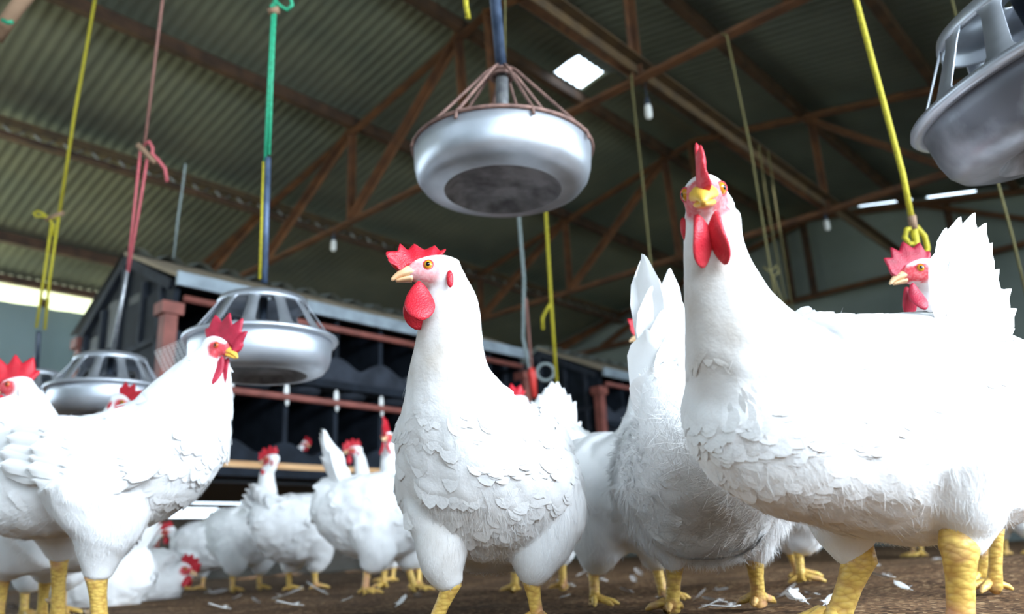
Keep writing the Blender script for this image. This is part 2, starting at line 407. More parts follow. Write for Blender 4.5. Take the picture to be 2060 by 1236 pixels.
# walls: long sides stay open above a low wall, the left one behind a curtain
m = MB(); m.bbox(S0, S1, 7.05, 7.17, -.1, .53)
tag(m.build('wall_left', M['lowwall']), kind='structure')
m = MB(); m.bbox(S0, S1, -2.15, -2.0, -.1, .45)
tag(m.build('wall_right', M['lowwall']), kind='structure')
m = MB()
n = 160
sv = np.linspace(1.45, S1, n+1); vs = []
for z in (.74, 2.21):
    for s in sv: vs.append(B(s, 7.02+.018*math.sin(s*9)+.01*math.sin(s*23+z), z+.01*math.sin(s*3)))
fs = [(i, i+1, n+2+i, n+1+i) for i in range(n)]
cu = mesh_obj('side_curtain', to_mesh('side_curtain', vs, fs), M['curtain'])
so = cu.modifiers.new('solid', 'SOLIDIFY'); so.thickness = .006
tag(cu, 'pale green side curtain hung along the left wall behind the nest boxes', 'curtain')
m = MB(); m.bbox(S0, S1, 7.06, 7.11, .615, .655)
for s in np.arange(S0+.2, S1, 1.15): m.bbox(s-.03, s+.03, 7.06, 7.12, .5, 2.3)
tag(m.build('trim_3', M['rustdark']), kind='structure')
m = MB()
def gable_piece(t0, t1, gap0, gap1, z0=-.1):
    m.hexa([B(s, t, z) for zz in (0, 1) for s, t, z in ((S1, t0, (roofz(t0)+gap0) if zz else z0), (S1, t1, (roofz(t1)+gap1) if zz else z0), (S1+.05, t1, (roofz(t1)+gap1) if zz else z0), (S1+.05, t0, (roofz(t0)+gap0) if zz else z0))])
gable_piece(-2.1, 1.22, .1, .1); gable_piece(1.22, 1.62, .045, .046); gable_piece(1.62, 1.74, .1, .1); gable_piece(1.74, 2.22, .046, .05)
gable_piece(2.22, TR, .1, .1); gable_piece(TR, 7.0, .1, .1)
tag(m.build('wall_far', M['gable']), kind='structure')
m = MB(); m.bbox(S0-.06, S0, -2.1, 7.1, -.1, 2.45)
tag(m.build('wall_near', M['gable']), kind='structure')

# roof trusses
def truss(s, label, zc=2.24, end=False):
    r = empty('roof_truss', B(s, TR, zc), label, 'roof truss', 'rusty roof trusses')
    def member(name, t0, z0, t1, z1, w=.045, mt='rust'):
        MB().angle(B(s, t0, z0), B(s, t1, z1), w, .006, UB).build(name, M[mt], r)
    k = -.035
    member('top_chord', 7.0, roofz(7.0)+k, TR, ZR+k, .055); member('top_chord', TR, ZR+k, -2.0, roofz(-2.0)+k, .055)
    member('bottom_chord', 7.0, zc, -2.0, zc, .052)
    if not end:
        for t0, t1 in ((2.9, 3.97), (3.97, 5.05), (5.05, 6.25), (2.45, 1.72), (1.79, .92), (.92, .05), (.05, -.85)):
            member('web_member', t0, roofz(t0)+k, t1, zc)
        for t in (3.97, 5.05, 6.37, 1.72, .92, .05): member('web_member', t, roofz(t)+k, t, zc, .038)
        member('web_member', 2.92, roofz(2.92)+k, 2.88, zc, .038); member('web_member', 2.66, ZR+k, 2.62, zc, .05)
    else:
        for t in (2.95, 2.73, 1.45, .3, 4.2): member('web_member', t, roofz(t)+k, t, zc, .05, 'rustdark')
        for t0, t1 in ((1.7, .5), (4.1, 5.3), (5.05, 6.25)): member('web_member', t0, roofz(t0)+k, t1, zc)
    return r
truss(2.91, 'rusty roof truss nearest above the hens, over the hanging metal feeder')
truss(5.22, 'rusty roof truss second from the front, ahead of the end truss')
truss(7.5, 'rusty end truss against the grey gable wall at the far end', zc=2.36, end=True)

def purlin(t, label, w=.05, h=.075, mt='rustdark'):
    m = MB(); z = roofz(t)+.012
    m.beam(B(S0, t, z), B(S1, t, z), w, h)
    o = m.build('roof_purlin', M[mt], loc=B(0, t, z)); tag(o, label, 'purlin', 'roof purlins')
purlin(2.9, 'dark purlin just left of the roof ridge, beside the bright hole')
purlin(2.45, 'dark purlin just right of the roof ridge, beside the bright hole')
purlin(3.97, 'dark purlin on the left roof slope, first below the ridge pair')
purlin(6.37, 'dark purlin low on the left roof slope, above the yellow twin rope')
purlin(6.98, 'lowest dark purlin on the left slope, along the bright eave strip', .05, .06)
purlin(1.79, 'dark purlin on the right roof slope, crossing behind the tall hen')
purlin(.92, 'dark purlin on the right slope beside the hanging feeder in the corner')

g = empty('lattice_girder', B(0, 5.05, 2.72), 'double lattice girder running along the left roof slope', 'girder')
MB().beam(B(S0, 5.05, roofz(5.05)-.012), B(S1, 5.05, roofz(5.05)-.012), .06, .05).build('top_rail', M['olive'], g)
MB().beam(B(S0, 5.05, 2.635), B(S1, 5.05, 2.635), .06, .03).build('bottom_rail', M['rustdark'], g)
m = MB(); k = 0
for s in np.arange(S0, S1-.1, .085):
    m.tube([B(s, 5.05, 2.65 if k % 2 else 2.72), B(s+.085, 5.05, 2.72 if k % 2 else 2.65)], .006, 5); k += 1
m.build('zigzag_rods', M['galv'], g)
m = MB(); m.angle(B(-1, 1.70, 2.285), B(S1, 1.70, 2.285), .055, .008)
tag(m.build('tie_beam', M['olive'], loc=B(0, 1.7, 2.285)), 'long brown tie beam laid across the trusses right of the ridge', 'beam')

# bulbs hanging from the trusses
def bulb(s, t, ztop, zb, label):
    r = empty('light_bulb', B(s, t, ztop), label, 'light bulb', 'white bulbs under the trusses')
    MB().tube([B(s, t, ztop), B(s, t, zb+.10)], .003, 6).build('flex', M['darkpipe'], r)
    MB().lathe([(.001, .115), (.011, .11), (.013, .08), (.013, .072)], B(s, t, zb), n=14).build('socket', M['darkpipe'], r, True)
    MB().lathe([(.0125, .075), (.017, .065), (.018, .02), (.014, .004), (.001, 0)], B(s, t, zb), n=14).build('glass', M['white'], r, True)
bulb(3.02, 1.745, 2.27, 2.065, 'small white bulb hanging right of the upper metal feeder')
bulb(2.91, 4.16, 2.25, 2.07, 'small white bulb hanging left over the nest box roof')
bulb(5.22, 1.74, 2.26, 2.09, 'small white bulb hanging in front of the far gable wall')
# ------------------------------------------------------------------ nest boxes
def nest_box(s0, s1, label, first):
    TF, TB, TM = 3.5, 4.55, 4.05
    r = empty('nest_box', B(s0, TM, 0), label, 'nest box', 'black plastic nest boxes')
    part = lambda m, n, mt, sm=False: m.build(n, M[mt], r, sm)
    # roof: tan front slope, grey back slope of corrugated sheet, metal edge
    m = MB(); m.hexa([B(s, t, z) for dz in (0, .02) for s, t, z in ((s0-.03, 3.42, 1.375+dz), (s0-.03, TM, 1.665+dz), (s1+.03, TM, 1.665+dz), (s1+.03, 3.42, 1.375+dz))])
    part(m, 'front_roof_panel', 'tan')
    n = int((s1-s0+.06)/.02); sv = np.linspace(s0-.03, s1+.03, n+1); vs = []
    for t, z in ((3.93, 1.66), (4.05, 1.69), (4.7, 1.36)):
        for s in sv: vs.append(B(s, t, z+.021*math.sin(2*PI*s/.17)))
    fs = [(j*(n+1)+i, j*(n+1)+i+1, (j+1)*(n+1)+i+1, (j+1)*(n+1)+i) for j in range(2) for i in range(n)]
    mo = MB(); mo.add(vs, fs); part(mo, 'back_roof_sheet', 'greysheet', True)
    m = MB(); m.bbox(s0-.03, s1+.03, 3.405, 3.425, 1.335, 1.40); part(m, 'roof_edge', 'gutter')
    # gable ends with window slots and frame strips
    for s in (s0, s1):
        d = .02
        m = MB()
        def prism(poly, sa, sb):
            k = len(poly)
            m.add([B(sa, t, z) for t, z in poly]+[B(sb, t, z) for t, z in poly],
                  [tuple(range(k-1, -1, -1)), tuple(range(k, 2*k))]+[(i, (i+1) % k, k+(i+1) % k, k+i) for i in range(k)])
        prism([(3.5, .5), (4.55, .47), (4.55, 1.33), (4.05, 1.64), (3.5, 1.36)], s, s+d)
        e = part(m, 'end_panel', 'nest')
        m = MB()
        for t0, z0, t1, z1, w in ((3.5, 1.36, 4.05, 1.64, .05), (4.05, 1.64, 4.6, 1.31, .05), (3.6, .52, 3.6, 1.38, .035), (4.05, .5, 4.05, 1.6, .035), (4.5, .5, 4.5, 1.33, .03),
                              (3.55, 1.12, 4.5, 1.12, .03), (3.55, .9, 4.5, .9, .025), (3.8, 1.12, 3.8, 1.45, .03), (4.28, 1.12, 4.28, 1.42, .03)):
            m.beam(B(s-.012, t0, z0), B(s-.012, t1, z1), .03, w, WB if t0 == t1 else (0, 0, 1))
        o = m.build('frame_strips', M['nestgrey'], e)
        m = MB()
        for t0, t1, z0, z1 in ((3.66, 3.72, .96, 1.08), (3.76, 3.82, .96, 1.08), (3.66, 3.78, 1.16, 1.3), (3.86, 4.0, 1.2, 1.42), (4.1, 4.24, 1.2, 1.45), (3.9, 4.0, .56, .85), (4.12, 4.24, .56, .85), (4.32, 4.46, 1.16, 1.3)):
            m = MB(); m.bbox(s-.006, s+.004, t0, t1, z0, z1); m.build('slot', M['nestin'], e)
    # inside: floor, back, ceiling of each tier
    m = MB(); m.bbox(s0, s1, 3.55, 4.55, .47, .50); m.bbox(s0, s1, 4.04, 4.06, .5, 1.6); m.bbox(s0, s1, 3.5, 4.5, .955, .975); m.bbox(s0, s1, 4.53, 4.55, .46, 1.33)
    m.bbox(s0, s1, 3.52, 4.05, 1.36, 1.375)
    part(m, 'inner_shell', 'nestin')
    # each tier: dividers, scalloped lip, tray bulges, red perch
    step = .297; n = max(2, round((s1-s0)/step)); step = (s1-s0)/n
    for z0, z1, zr in ((.52, .90, .885), (.99, 1.33, 1.285)):
        for k in range(n+1):
            s = s0+k*step; m = MB(); m.bbox(s-.013, s+.013, 3.47, 4.04, z0, z1+.04); m.build('divider', M['nest'], r)
        m = MB(); q = n*12; sv = np.linspace(s0, s1, q+1)
        top = [z0+.085+.06*abs(math.cos(PI*(s-s0)/step))**1.5 for s in sv]
        vs = [B(s, 3.47, z0-.01) for s in sv]+[B(s, 3.46, z) for s, z in zip(sv, top)]+[B(s, 3.50, z) for s, z in zip(sv, top)]+[B(s, 3.50, z0-.01) for s in sv]
        fs = [(j*(q+1)+i, j*(q+1)+i+1, ((j+1) % 4)*(q+1)+i+1, ((j+1) % 4)*(q+1)+i) for j in range(4) for i in range(q)]
        m.add(vs, fs); m.build('scalloped_lip', M['nestgrey' if z0 > .9 else 'nest'], r)
        m = MB(); m.tube([B(s0+.02, 3.44, zr), B(s1-.02, 3.44, zr-.0)], .017, 10); m.build('perch_rail', M['redoxide'], r, True)
        m = MB(); m.bbox(s0, s1, 3.43, 3.47, z0-.03, z0+.01); m.build('tray_rail', M['nest'], r)
        if z0 > .9:
            for k in range(n):
                m = MB(); m.ball(B(s0+(k+.5)*step, 3.66, .965), step*.46, .2, .055, (UB, WB, (0, 0, 1)), 18, 8); m.build('tray', M['nestgrey'], r, True)
        m = MB()
    # white feathers and clips caught on the front edge
    for k in range(1, n+1):
        s = s0+k*step
        m = MB(); m.ball(B(s-.015, 3.445, .915), .016, .008, .042, (UB, WB, (0, 0, 1)), 8, 6); m.ball(B(s-.01, 3.445, .87), .011, .008, .03, (UB, WB, (0, 0, 1)), 8, 6)
        m.build('rail_clip', M['white'], r, True)
    m = MB(); m.bbox(s0-.02, s1, 3.45, 3.52, .495, .56); part(m, 'front_plank', 'timber')
    # red oxide posts
    for s, t, z in ((s0-.03, 3.47, 1.25), (s0-.0, 4.57, 1.32), (s1+.03, 3.47, 1.25), (s1, 4.57, 1.32)):
        m = MB(); m.bbox(s-.03, s+.03, t-.03, t+.03, -.01, z); m.build('post', M['redoxide'], r)
        m = MB(); m.bbox(s-.05, s+.05, t-.045, t+.045, z-.05, z+.005); m.build('post_cap', M['redoxide'], r)
    return r
nest_box(1.57, 3.95, 'long black nest box with tan roof behind the left feeders', True)
nest_box(4.86, 7.1, 'smaller-looking black nest box further back, right of the central hen', False)
# flap of wire mesh at the end of the nest
r = empty('mesh_flap', P(345, 710, 3.3), 'bent flap of white wire mesh beside the post of the nest box', 'wire mesh')
m = MB(); a, b, c = P(312, 708, 3.3), P(372, 682, 3.3), P(330, 748, 3.3)
for i in range(8):
    m.tube([a+(b-a)*i/7, c+(b-a)*i/7], .0013, 4); m.tube([a+(c-a)*i/7, b+(c-a)*i/7], .0013, 4)
m.build('wires', M['white'], r)

# ------------------------------------------------------------------ hanging feeders
def tilt(axis_xy): return np.array([axis_xy[0], axis_xy[1], 1.0])
PAN = [(.0, .020), (.095, .020), (.112, .006), (.122, .0), (.150, .003), (.168, .011), (.179, .026), (.184, .046), (.1855, .066), (.187, .088)]
def pan_parts(r, c, ax, k=1.0, flange=True, under='aludark', pm='alu'):
    """c: middle of the pan's underside"""
    ax = np.asarray(ax, float); ax /= np.linalg.norm(ax)
    prof = [(q*k, h*k) for q, h in PAN]
    outer = prof[3:]
    inner = [(q-.004*k, h+.004*k) for q, h in reversed(prof[3:])]
    m = MB(); m.lathe(outer+inner, c, ax, 72); m.build('pan', M[pm], r, True)
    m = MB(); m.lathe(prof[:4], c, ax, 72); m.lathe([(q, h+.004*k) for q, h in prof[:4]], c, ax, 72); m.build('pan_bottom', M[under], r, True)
    m = MB()
    if flange:
        m.lathe([(.183*k, .086*k), (.199*k, .088*k), (.203*k, .094*k), (.200*k, .101*k), (.186*k, .104*k), (.178*k, .100*k)], c, ax, 72, True)
    else:
        m.torus(np.asarray(c)+ax*.090*k, .1885*k, .0045*k, ax, 72, 8)
    m.build('rim', M['alu' if flange else 'wire'], r, True)
    return ax
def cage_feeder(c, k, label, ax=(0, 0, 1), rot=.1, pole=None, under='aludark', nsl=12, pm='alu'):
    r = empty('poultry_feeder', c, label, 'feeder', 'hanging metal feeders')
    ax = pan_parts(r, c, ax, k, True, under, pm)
    x = np.cross(ax, (0, 1, 0)); x /= np.linalg.norm(x); y = np.cross(ax, x); c = np.asarray(c)
    H0, H1, R0, R1 = .098*k, .196*k, .186*k, .118*k
    for i in range(nsl):
        a = rot+2*PI*i/nsl; d = math.cos(a)*x+math.sin(a)*y; e = -math.sin(a)*x+math.cos(a)*y
        m = MB(); v = []
        for q in range(7):
            u = q/6; rad = R0+(R1-R0)*u; hh = H0+(H1-H0)*u
            w = .017*k*(1-.30*u)*(1+.55*max(0, (u-.82)/.18)+.55*max(0, (.15-u)/.15))
            for sg, o in ((-1, 0), (1, 0), (1, .003*k), (-1, .003*k)): v.append(c+d*(rad-o)+ax*hh+e*sg*w)
        fs = [(q*4+j, q*4+(j+1) % 4, q*4+4+(j+1) % 4, q*4+4+j) for q in range(6) for j in range(4)]
        m.add(v, fs); m.build('slat', M['alu'], r, True)
    m = MB(); m.lathe([(.119*k, .188*k), (.121*k, .198*k), (.116*k, .210*k), (.102*k, .217*k), (.02*k, .219*k), (.02*k, .216*k), (.10*k, .213*k), (.112*k, .204*k), (.115*k, .190*k)], c, ax, 64, True)
    m.build('top_plate', M['alu'], r, True)
    m = MB(); m.lathe([(.02*k, .150*k), (.075*k, .118*k), (.080*k, .112*k), (.082*k, .085*k), (.078*k, .085*k), (.076*k, .11*k), (.02*k, .144*k)], c, ax, 48, True)
    m.build('feed_cone', M['alu'], r, True)
    MB().tube([c+ax*.02*k, c+ax*.225*k], .011*k, 10).build('centre_tube', M['darkpipe'], r, True)
    if pole is not None:
        pts, rad, mt = pole
        MB().tube([c+ax*.21*k]+pts, rad, 10).build('hanger_pipe', M[mt], r, True)
    return r

# feeder with a cage of rusty wires, right above the central hen
c1 = P(1012, 385, 1.60); ax1 = np.array([.035, -.02, 1.0]); k1 = .965
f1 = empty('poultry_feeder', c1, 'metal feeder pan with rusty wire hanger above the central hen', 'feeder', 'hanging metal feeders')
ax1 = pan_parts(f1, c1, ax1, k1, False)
top = c1+ax1*.285*k1; x1 = np.cross(ax1, (0, 1, 0)); x1 /= np.linalg.norm(x1); y1 = np.cross(ax1, x1)
for i in range(8):
    a = 2*PI*i/8+.33; d = math.cos(a)*x1+math.sin(a)*y1
    p0 = top+d*.022*k1; pts = [top+d*.012*k1-ax1*.012, p0+ax1*.004, top+d*.036*k1-ax1*.010*k1, c1+d*.178*k1+ax1*.104*k1, c1+d*.190*k1+ax1*.092*k1, c1+d*.194*k1+ax1*.074*k1]
    MB().tube(pts, .0034, 7).build('hanger_wire', M['wire'], f1, True)
m = MB(); m.torus(top-ax1*.004, .021, .0045, ax1, 24, 8); m.torus(top-ax1*.014, .023, .004, ax1, 24, 8); m.build('wire_collar', M['wire'], f1, True)
MB().tube([c1+ax1*.03, top+ax1*.004], .0135, 14).build('feed_tube', M['galv'], f1, True)
MB().lathe([(.013, 0), (.02, .03), (.16*k1, -.0)], c1+ax1*.05, ax1, 48).build('feed_cone', M['alu'], f1, True)
unit_v = lambda v: v/np.linalg.norm(v)
ptop1 = top+unit_v(P(982, -160, 1.62)-top)*.75
MB().tube([top-ax1*.01, ptop1], .0115, 14).build('hanger_pipe', M['bluepipe'], f1, True)

c2 = P(523, 757, 1.84)
cage_feeder(c2, .865, 'metal feeder with slatted cage behind the left rooster, on a green rope', (.01, -.02, 1), .12)
c3 = P(212, 840, 2.42)
cage_feeder(c3, .87, 'metal feeder with slatted cage at far left, on a pink rope', (.0, -.01, 1), .2, ([P(256, 545, 2.45)], .0065, 'galv'))
c4 = P(2205, 262, 1.06)
cage_feeder(c4, .99, 'stained dark metal feeder in the top right corner', (-.28, -.03, 1), .05, ([c4+np.array([-.11, -.012, .42]), np.array([c4[0]-.12, c4[1]-.012, roofz(c4@WB)+.03])], .009, 'galv'), pm='alustain')
c5 = P(60, 846, 3.2)
cage_feeder(c5, .9, 'small metal feeder mostly hidden behind the leftmost rooster, on a dark pipe', (0, 0, 1), .1, ([P(78, 668, 3.2)], .010, 'darkpipe'))

# ------------------------------------------------------------------ ropes, each tied to the roof
def up_to(p, z):      # follow the line straight up to height z
    return np.array([p[0], p[1], z])
def zig(pts, amp=.0):
    return pts
def rope(label, strands, mt, cat='rope', name='hanging_rope', extra=None, group='ropes hanging from the roof'):
    r = empty(name, strands[0][0][0], label, cat, group)
    for st in strands: MB().tube(st[0], st[1], 8).build('strand', M[st[2] if len(st) > 2 else mt], r, True)
    if extra:
        for nm, pts, rad, m2 in extra: MB().tube(pts, rad, 8).build(nm, M[m2], r, True)
    return r
def roof_over(p): 
    t = p@WB; return np.array([p[0], p[1], roofz(t)+.03])
def curl(pix, z): return [P(x, y, z) for x, y in pix]

z = 3.2; a = P(118, 437, z)
rope('yellow rope looped down to two strands at far left', [([roof_over(P(185, 10, z)), P(191, 0, z), P(150, 230, z), a], .0062),
     ([a, P(100, 560, z), P(90, 664, z)], .0056), ([P(104, 450, z), P(88, 560, z), P(73, 660, z)], .0056)], 'ropeyellow',
     extra=[('knot', curl([(120, 432), (112, 438), (100, 442), (88, 436), (72, 436), (68, 429), (76, 425), (86, 430), (98, 440), (107, 452), (106, 475)], z), .0055, 'ropeyellow'),
            ('toggle', [P(92, 443, z), P(128, 428, z)], .009, 'oldwood')])
z = 2.45; a = P(289, 305, z)
rope('pink rope with a wooden toggle above the far left feeder', [([roof_over(P(327, 0, z)), P(327, 0, z), a], .0045, 'ropefaded'),
     ([P(283, 300, z), P(270, 420, z), P(256, 548, z)], .0042), ([P(297, 315, z), P(280, 420, z), P(258, 548, z)], .0042)], 'ropepink',
     extra=[('toggle', [P(277, 291, z), P(312, 328, z)], .009, 'oldwood'),
            ('loose_end', curl([(290, 292), (300, 285), (307, 298), (306, 310), (318, 322), (332, 340), (336, 366)], z), .0055, 'ropepink')])
z = 1.94
rope('green rope holding the feeder behind the left rooster', [([roof_over(P(553, 16, z)), P(553, 16, z)], .006), ([P(553, 18, z), P(546, 170, z), P(541, 312, z)], .0045), ([P(549, 22, z), P(541, 170, z), P(533, 326, z)], .0045)], 'ropegreen',
     extra=[('knot', curl([(553, 24), (546, 12), (556, 4), (566, 14), (578, 20), (588, 10), (584, -4), (570, -8)], z), .005, 'ropegreen'),
            ('toggle', [P(540, 24, z), P(562, 20, z)], .009, 'oldwood'), ('yellow_pipe', [P(531, 326, z), P(523, 562, 1.875)], .0045, 'ropeyellow'), ('hanger_pipe', [P(539, 318, z), P(532, 570, 1.875)], .0075, 'bluepipe')])
z = 1.75
rope('bright yellow rope end dangling beside the pipe of the wire-caged feeder', [([roof_over(P(934, -60, z)), P(934, -60, z), P(937, 10, z), P(942, 38, z)], .006)], 'ropeyellow')
z = 2.6
rope('thin olive cord just right of the pipe of the wire-caged feeder', [([roof_over(P(1016, -20, z)), P(1016, 0, z), P(1016, 205, z)], .003)], 'ropeolive')
z = 1.75; a = P(1836, 450, z)
rope('yellow rope with a hanging knot above the hen peering from the right', [([roof_over(P(1722, 0, z)), P(1722, 0, z), P(1816, 350, z), a], .0062),
     ([a, P(1848, 520, z), P(1862, 640, z), P(1878, 780, z)], .008), ([P(1840, 460, z), P(1856, 560, z), P(1870, 640, z), P(1886, 780, z)], .006)], 'ropeyellow',
     extra=[('knot', curl([(1838, 458), (1824, 462), (1820, 478), (1830, 492), (1842, 488), (1836, 470), (1846, 458), (1860, 476), (1866, 500), (1862, 516), (1850, 512)], z), .006, 'ropeyellow'),
            ('toggle', [P(1834, 434, z), P(1838, 462, z)], .009, 'oldwood')])
z = 3.45
rope('thin olive cord tied to the nearest truss, hanging over the tall right hen', [([P(1452, 68, z), P(1462, 72, z), P(1510, 300, z), P(1550, 545, z), P(1566, 640, z)], .0045),
     ([P(1548, 540, z), P(1556, 560, z), P(1585, 640, z)], .004)], 'ropeolive', extra=[('knot', curl([(1535, 538), (1550, 548), (1562, 535), (1566, 548), (1552, 560)], z), .005, 'ropeolive')])
z = 3.75
rope('olive cord hanging from the tie beam left of the tall hen', [([P(1270, 150, z), P(1272, 180, z), P(1292, 360, z), P(1312, 560, z), P(1326, 700, z)], .0045)], 'ropeolive')
z = 4.55
rope('faint twin olive cord behind the neck of the tall right hen', [([P(1526, 292, z), P(1530, 320, z), P(1556, 480, z), P(1590, 660, z)], .004), ([P(1545, 304, z), P(1572, 480, z), P(1600, 660, z)], .0035)], 'ropeolive')
z = 4.1
rope('yellow cord with a loose end hanging below the wire-caged feeder', [([P(1087, 244, z), P(1098, 430, z), P(1108, 600, z), P(1120, 775, z)], .0085)], 'ropeyellow',
     extra=[('loose_end', curl([(1107, 612), (1099, 624), (1091, 640), (1092, 664)], z), .0085, 'ropeyellow')])
z = 4.2
rope('grey blue hose with a pink cord hanging behind the central hen', [([P(1030, 272, z), P(1036, 360, z), P(1044, 440, z), P(1054, 560, z), P(1052, 680, z), P(1066, 752, z)], .009)], 'ropegrey',
     extra=[('pink_cord', [P(1058, 600, z), P(1064, 680, z), P(1070, 745, z)], .0075, 'ropefaded')])
dr = empty('drinker_valve', P(1072, 745, z), 'red drinker valve with a grey hose ring behind the central hen', 'drinker')
MB().tube([P(1068, 740, z), P(1070, 752, z), P(1072, 768, z), P(1074, 800, z)], [.014, .023, .020, .017], 12).build('valve_body', M['redplastic'], dr, True)
m = MB(); m.torus(P(1097, 749, z), .044, .008, _f, 40, 8); m.build('hose_ring', M['ropegrey'], dr, True)
z = 2.6
rope('dull olive cord at the right edge under the corner feeder', [([roof_over(P(1990, 300, z)), P(2005, 360, z), P(2035, 470, z), P(2066, 600, z)], .004)], 'ropeolive')
z = 3.6
rope('thin blue grey cord hanging over the nest box roof', [([P(373, 330, z), P(368, 370, z), P(358, 440, z), P(349, 520, z)], .0045)], 'ropegrey')
pl = empty('wooden_pole', P(30, 10, 2.2), 'brown wooden pole tied with green string in the top left corner', 'pole')
MB().tube([P(70, -30, 2.2), P(30, 20, 2.2), P(-10, 78, 2.2)], .020, 12).build('pole_shaft', M['oldwood'], pl, True)
MB().tube(curl([(4, 40), (16, 46), (26, 44)], 2.16), .006, 6).build('green_string', M['ropegreen'], pl, True)
# ------------------------------------------------------------------ hens and roosters
def unit(v): v = np.asarray(v, float); return v/(np.linalg.norm(v)+1e-12)
def catmull(A, n):
    """A: k x d control rows -> smooth rows, n per span"""
    A = np.asarray(A, float); k = len(A); E = np.vstack([2*A[0]-A[1], A, 2*A[-1]-A[-2]]); out = []
    for i in range(k-1):
        p0, p1, p2, p3 = E[i], E[i+1], E[i+2], E[i+3]
        for u in np.linspace(0, 1, n, endpoint=False):
            out.append(.5*((2*p1)+(-p0+p2)*u+(2*p0-5*p1+4*p2-p3)*u*u+(-p0+3*p1-3*p2+p3)*u**3))
    out.append(A[-1]); return np.array(out)

def loft(mb, ctrl, lat, n=6, k=28, ex=2.0):
    """ctrl rows: x y z a b_dorsal b_ventral ; lat: unit left vector. returns the sampled spine rows and tangents"""
    S = catmull(ctrl, n); S[:, 3:] = np.maximum(S[:, 3:], .0015)
    T = np.gradient(S[:, :3], axis=0); T /= np.linalg.norm(T, axis=1)[:, None]+1e-12
    vs = []
    for s, t in zip(S, T):
        l = unit(lat-t*(lat@t)); d = np.cross(l, t)
        for j in range(k):
            a = 2*PI*j/k; c, q = math.cos(a), math.sin(a)
            vs.append(s[:3]+l*s[3]*np.sign(c)*abs(c)**(2/ex)+d*(s[4] if q > 0 else s[5])*np.sign(q)*abs(q)**(2/ex))
    m = len(S)
    vs.append(S[0, :3]-T[0]*min(S[0, 3:])*.6); vs.append(S[-1, :3]+T[-1]*min(S[-1, 3:])*.6)
    fs = [(i*k+j, i*k+(j+1) % k, (i+1)*k+(j+1) % k, (i+1)*k+j) for i in range(m-1) for j in range(k)]
    fs += [(m*k, (j+1) % k, j) for j in range(k)]+[(m*k+1, (m-1)*k+j, (m-1)*k+(j+1) % k) for j in range(k)]
    mb.add(vs, fs); return S, T

def remesh(mb, voxel, smooth_it, off):
    me = to_mesh('tmp', [p-off for p in mb.v], mb.f)
    o = bpy.data.objects.new('tmp', me); COL.objects.link(o)
    r = o.modifiers.new('r', 'REMESH'); r.mode = 'VOXEL'; r.voxel_size = voxel; r.use_smooth_shade = True
    s = o.modifiers.new('s', 'SMOOTH'); s.factor = .5; s.iterations = smooth_it
    dg = bpy.context.evaluated_depsgraph_get()
    out = bpy.data.meshes.new_from_object(o.evaluated_get(dg))
    bpy.data.objects.remove(o, do_unlink=True); bpy.data.meshes.remove(me)
    return out

def mesh_np(me):
    n = len(me.vertices); v = np.empty(n*3, np.float32); me.vertices.foreach_get('co', v)
    nn = np.empty(n*3, np.float32); me.vertices.foreach_get('normal', nn)
    me.calc_loop_triangles(); t = np.empty(len(me.loop_triangles)*3, np.int32); me.loop_triangles.foreach_get('vertices', t)
    return v.reshape(-1, 3).astype(float), nn.reshape(-1, 3).astype(float), t.reshape(-1, 3)

def sample(v, nn, t, N, rng):
    a, b, c = v[t[:, 0]], v[t[:, 1]], v[t[:, 2]]
    ar = np.linalg.norm(np.cross(b-a, c-a), axis=1); ix = rng.choice(len(t), N, p=ar/ar.sum())
    r1 = np.sqrt(rng.random(N))[:, None]; r2 = rng.random(N)[:, None]
    w0, w1, w2 = 1-r1, r1*(1-r2), r1*r2
    p = w0*v[t[ix, 0]]+w1*v[t[ix, 1]]+w2*v[t[ix, 2]]
    n = w0*nn[t[ix, 0]]+w1*nn[t[ix, 1]]+w2*nn[t[ix, 2]]
    return p, n/np.linalg.norm(n, axis=1)[:, None]

PROFILE = np.array([.60, .95, 1.0, .93, .55])
def feather_cards(p, n, d, L, Wd, lift, cup=.16, prof=PROFILE):
    """curved leaf shaped feathers, all in one mesh: p root, n normal, d direction"""
    d = d-n*np.sum(d*n, axis=1)[:, None]; d /= np.linalg.norm(d, axis=1)[:, None]+1e-9
    s = np.cross(n, d); R = len(prof); K = len(p)
    V = np.empty((K, R, 3, 3))
    for i in range(R):
        u = i/(R-1)
        base = p+d*(L*(u-.12))[:, None]+n*(lift*L*(.25+u-.55*u*u))[:, None]
        for j, sg in enumerate((-1, 0, 1)):
            V[:, i, j] = base+s*(Wd*.5*prof[i]*sg)[:, None]-n*(abs(sg)*cup*Wd*.5)[:, None]-d*(abs(sg)*.12*L*u*u)[:, None]
    idx = np.arange(K)[:, None, None]*R*3
    q = []
    for i in range(R-1):
        for j in range(2): q.append([i*3+j, i*3+j+1, (i+1)*3+j+1, (i+1)*3+j])
    Q = (np.array(q)[None]+idx).reshape(-1, 4)
    return V.reshape(-1, 3), Q

def barbs(p, n, d, L, Wd, lift):
    """thin tapered down strands"""
    d = d-n*np.sum(d*n, axis=1)[:, None]; d /= np.linalg.norm(d, axis=1)[:, None]+1e-9
    s = np.cross(n, d); K = len(p); V = np.empty((K, 6, 3))
    for i, (u, w) in enumerate(((0, 1.0), (.55, .75), (1, .12))):
        base = p+d*(L*u*(1-.15*u))[:, None]+n*(lift*L*(u-.35*u*u))[:, None]
        V[:, 2*i] = base-s*(Wd*.5*w)[:, None]; V[:, 2*i+1] = base+s*(Wd*.5*w)[:, None]
    Q = (np.array([[0, 1, 3, 2], [2, 3, 5, 4]])[None]+np.arange(K)[:, None, None]*6).reshape(-1, 4)
    return V.reshape(-1, 3), Q

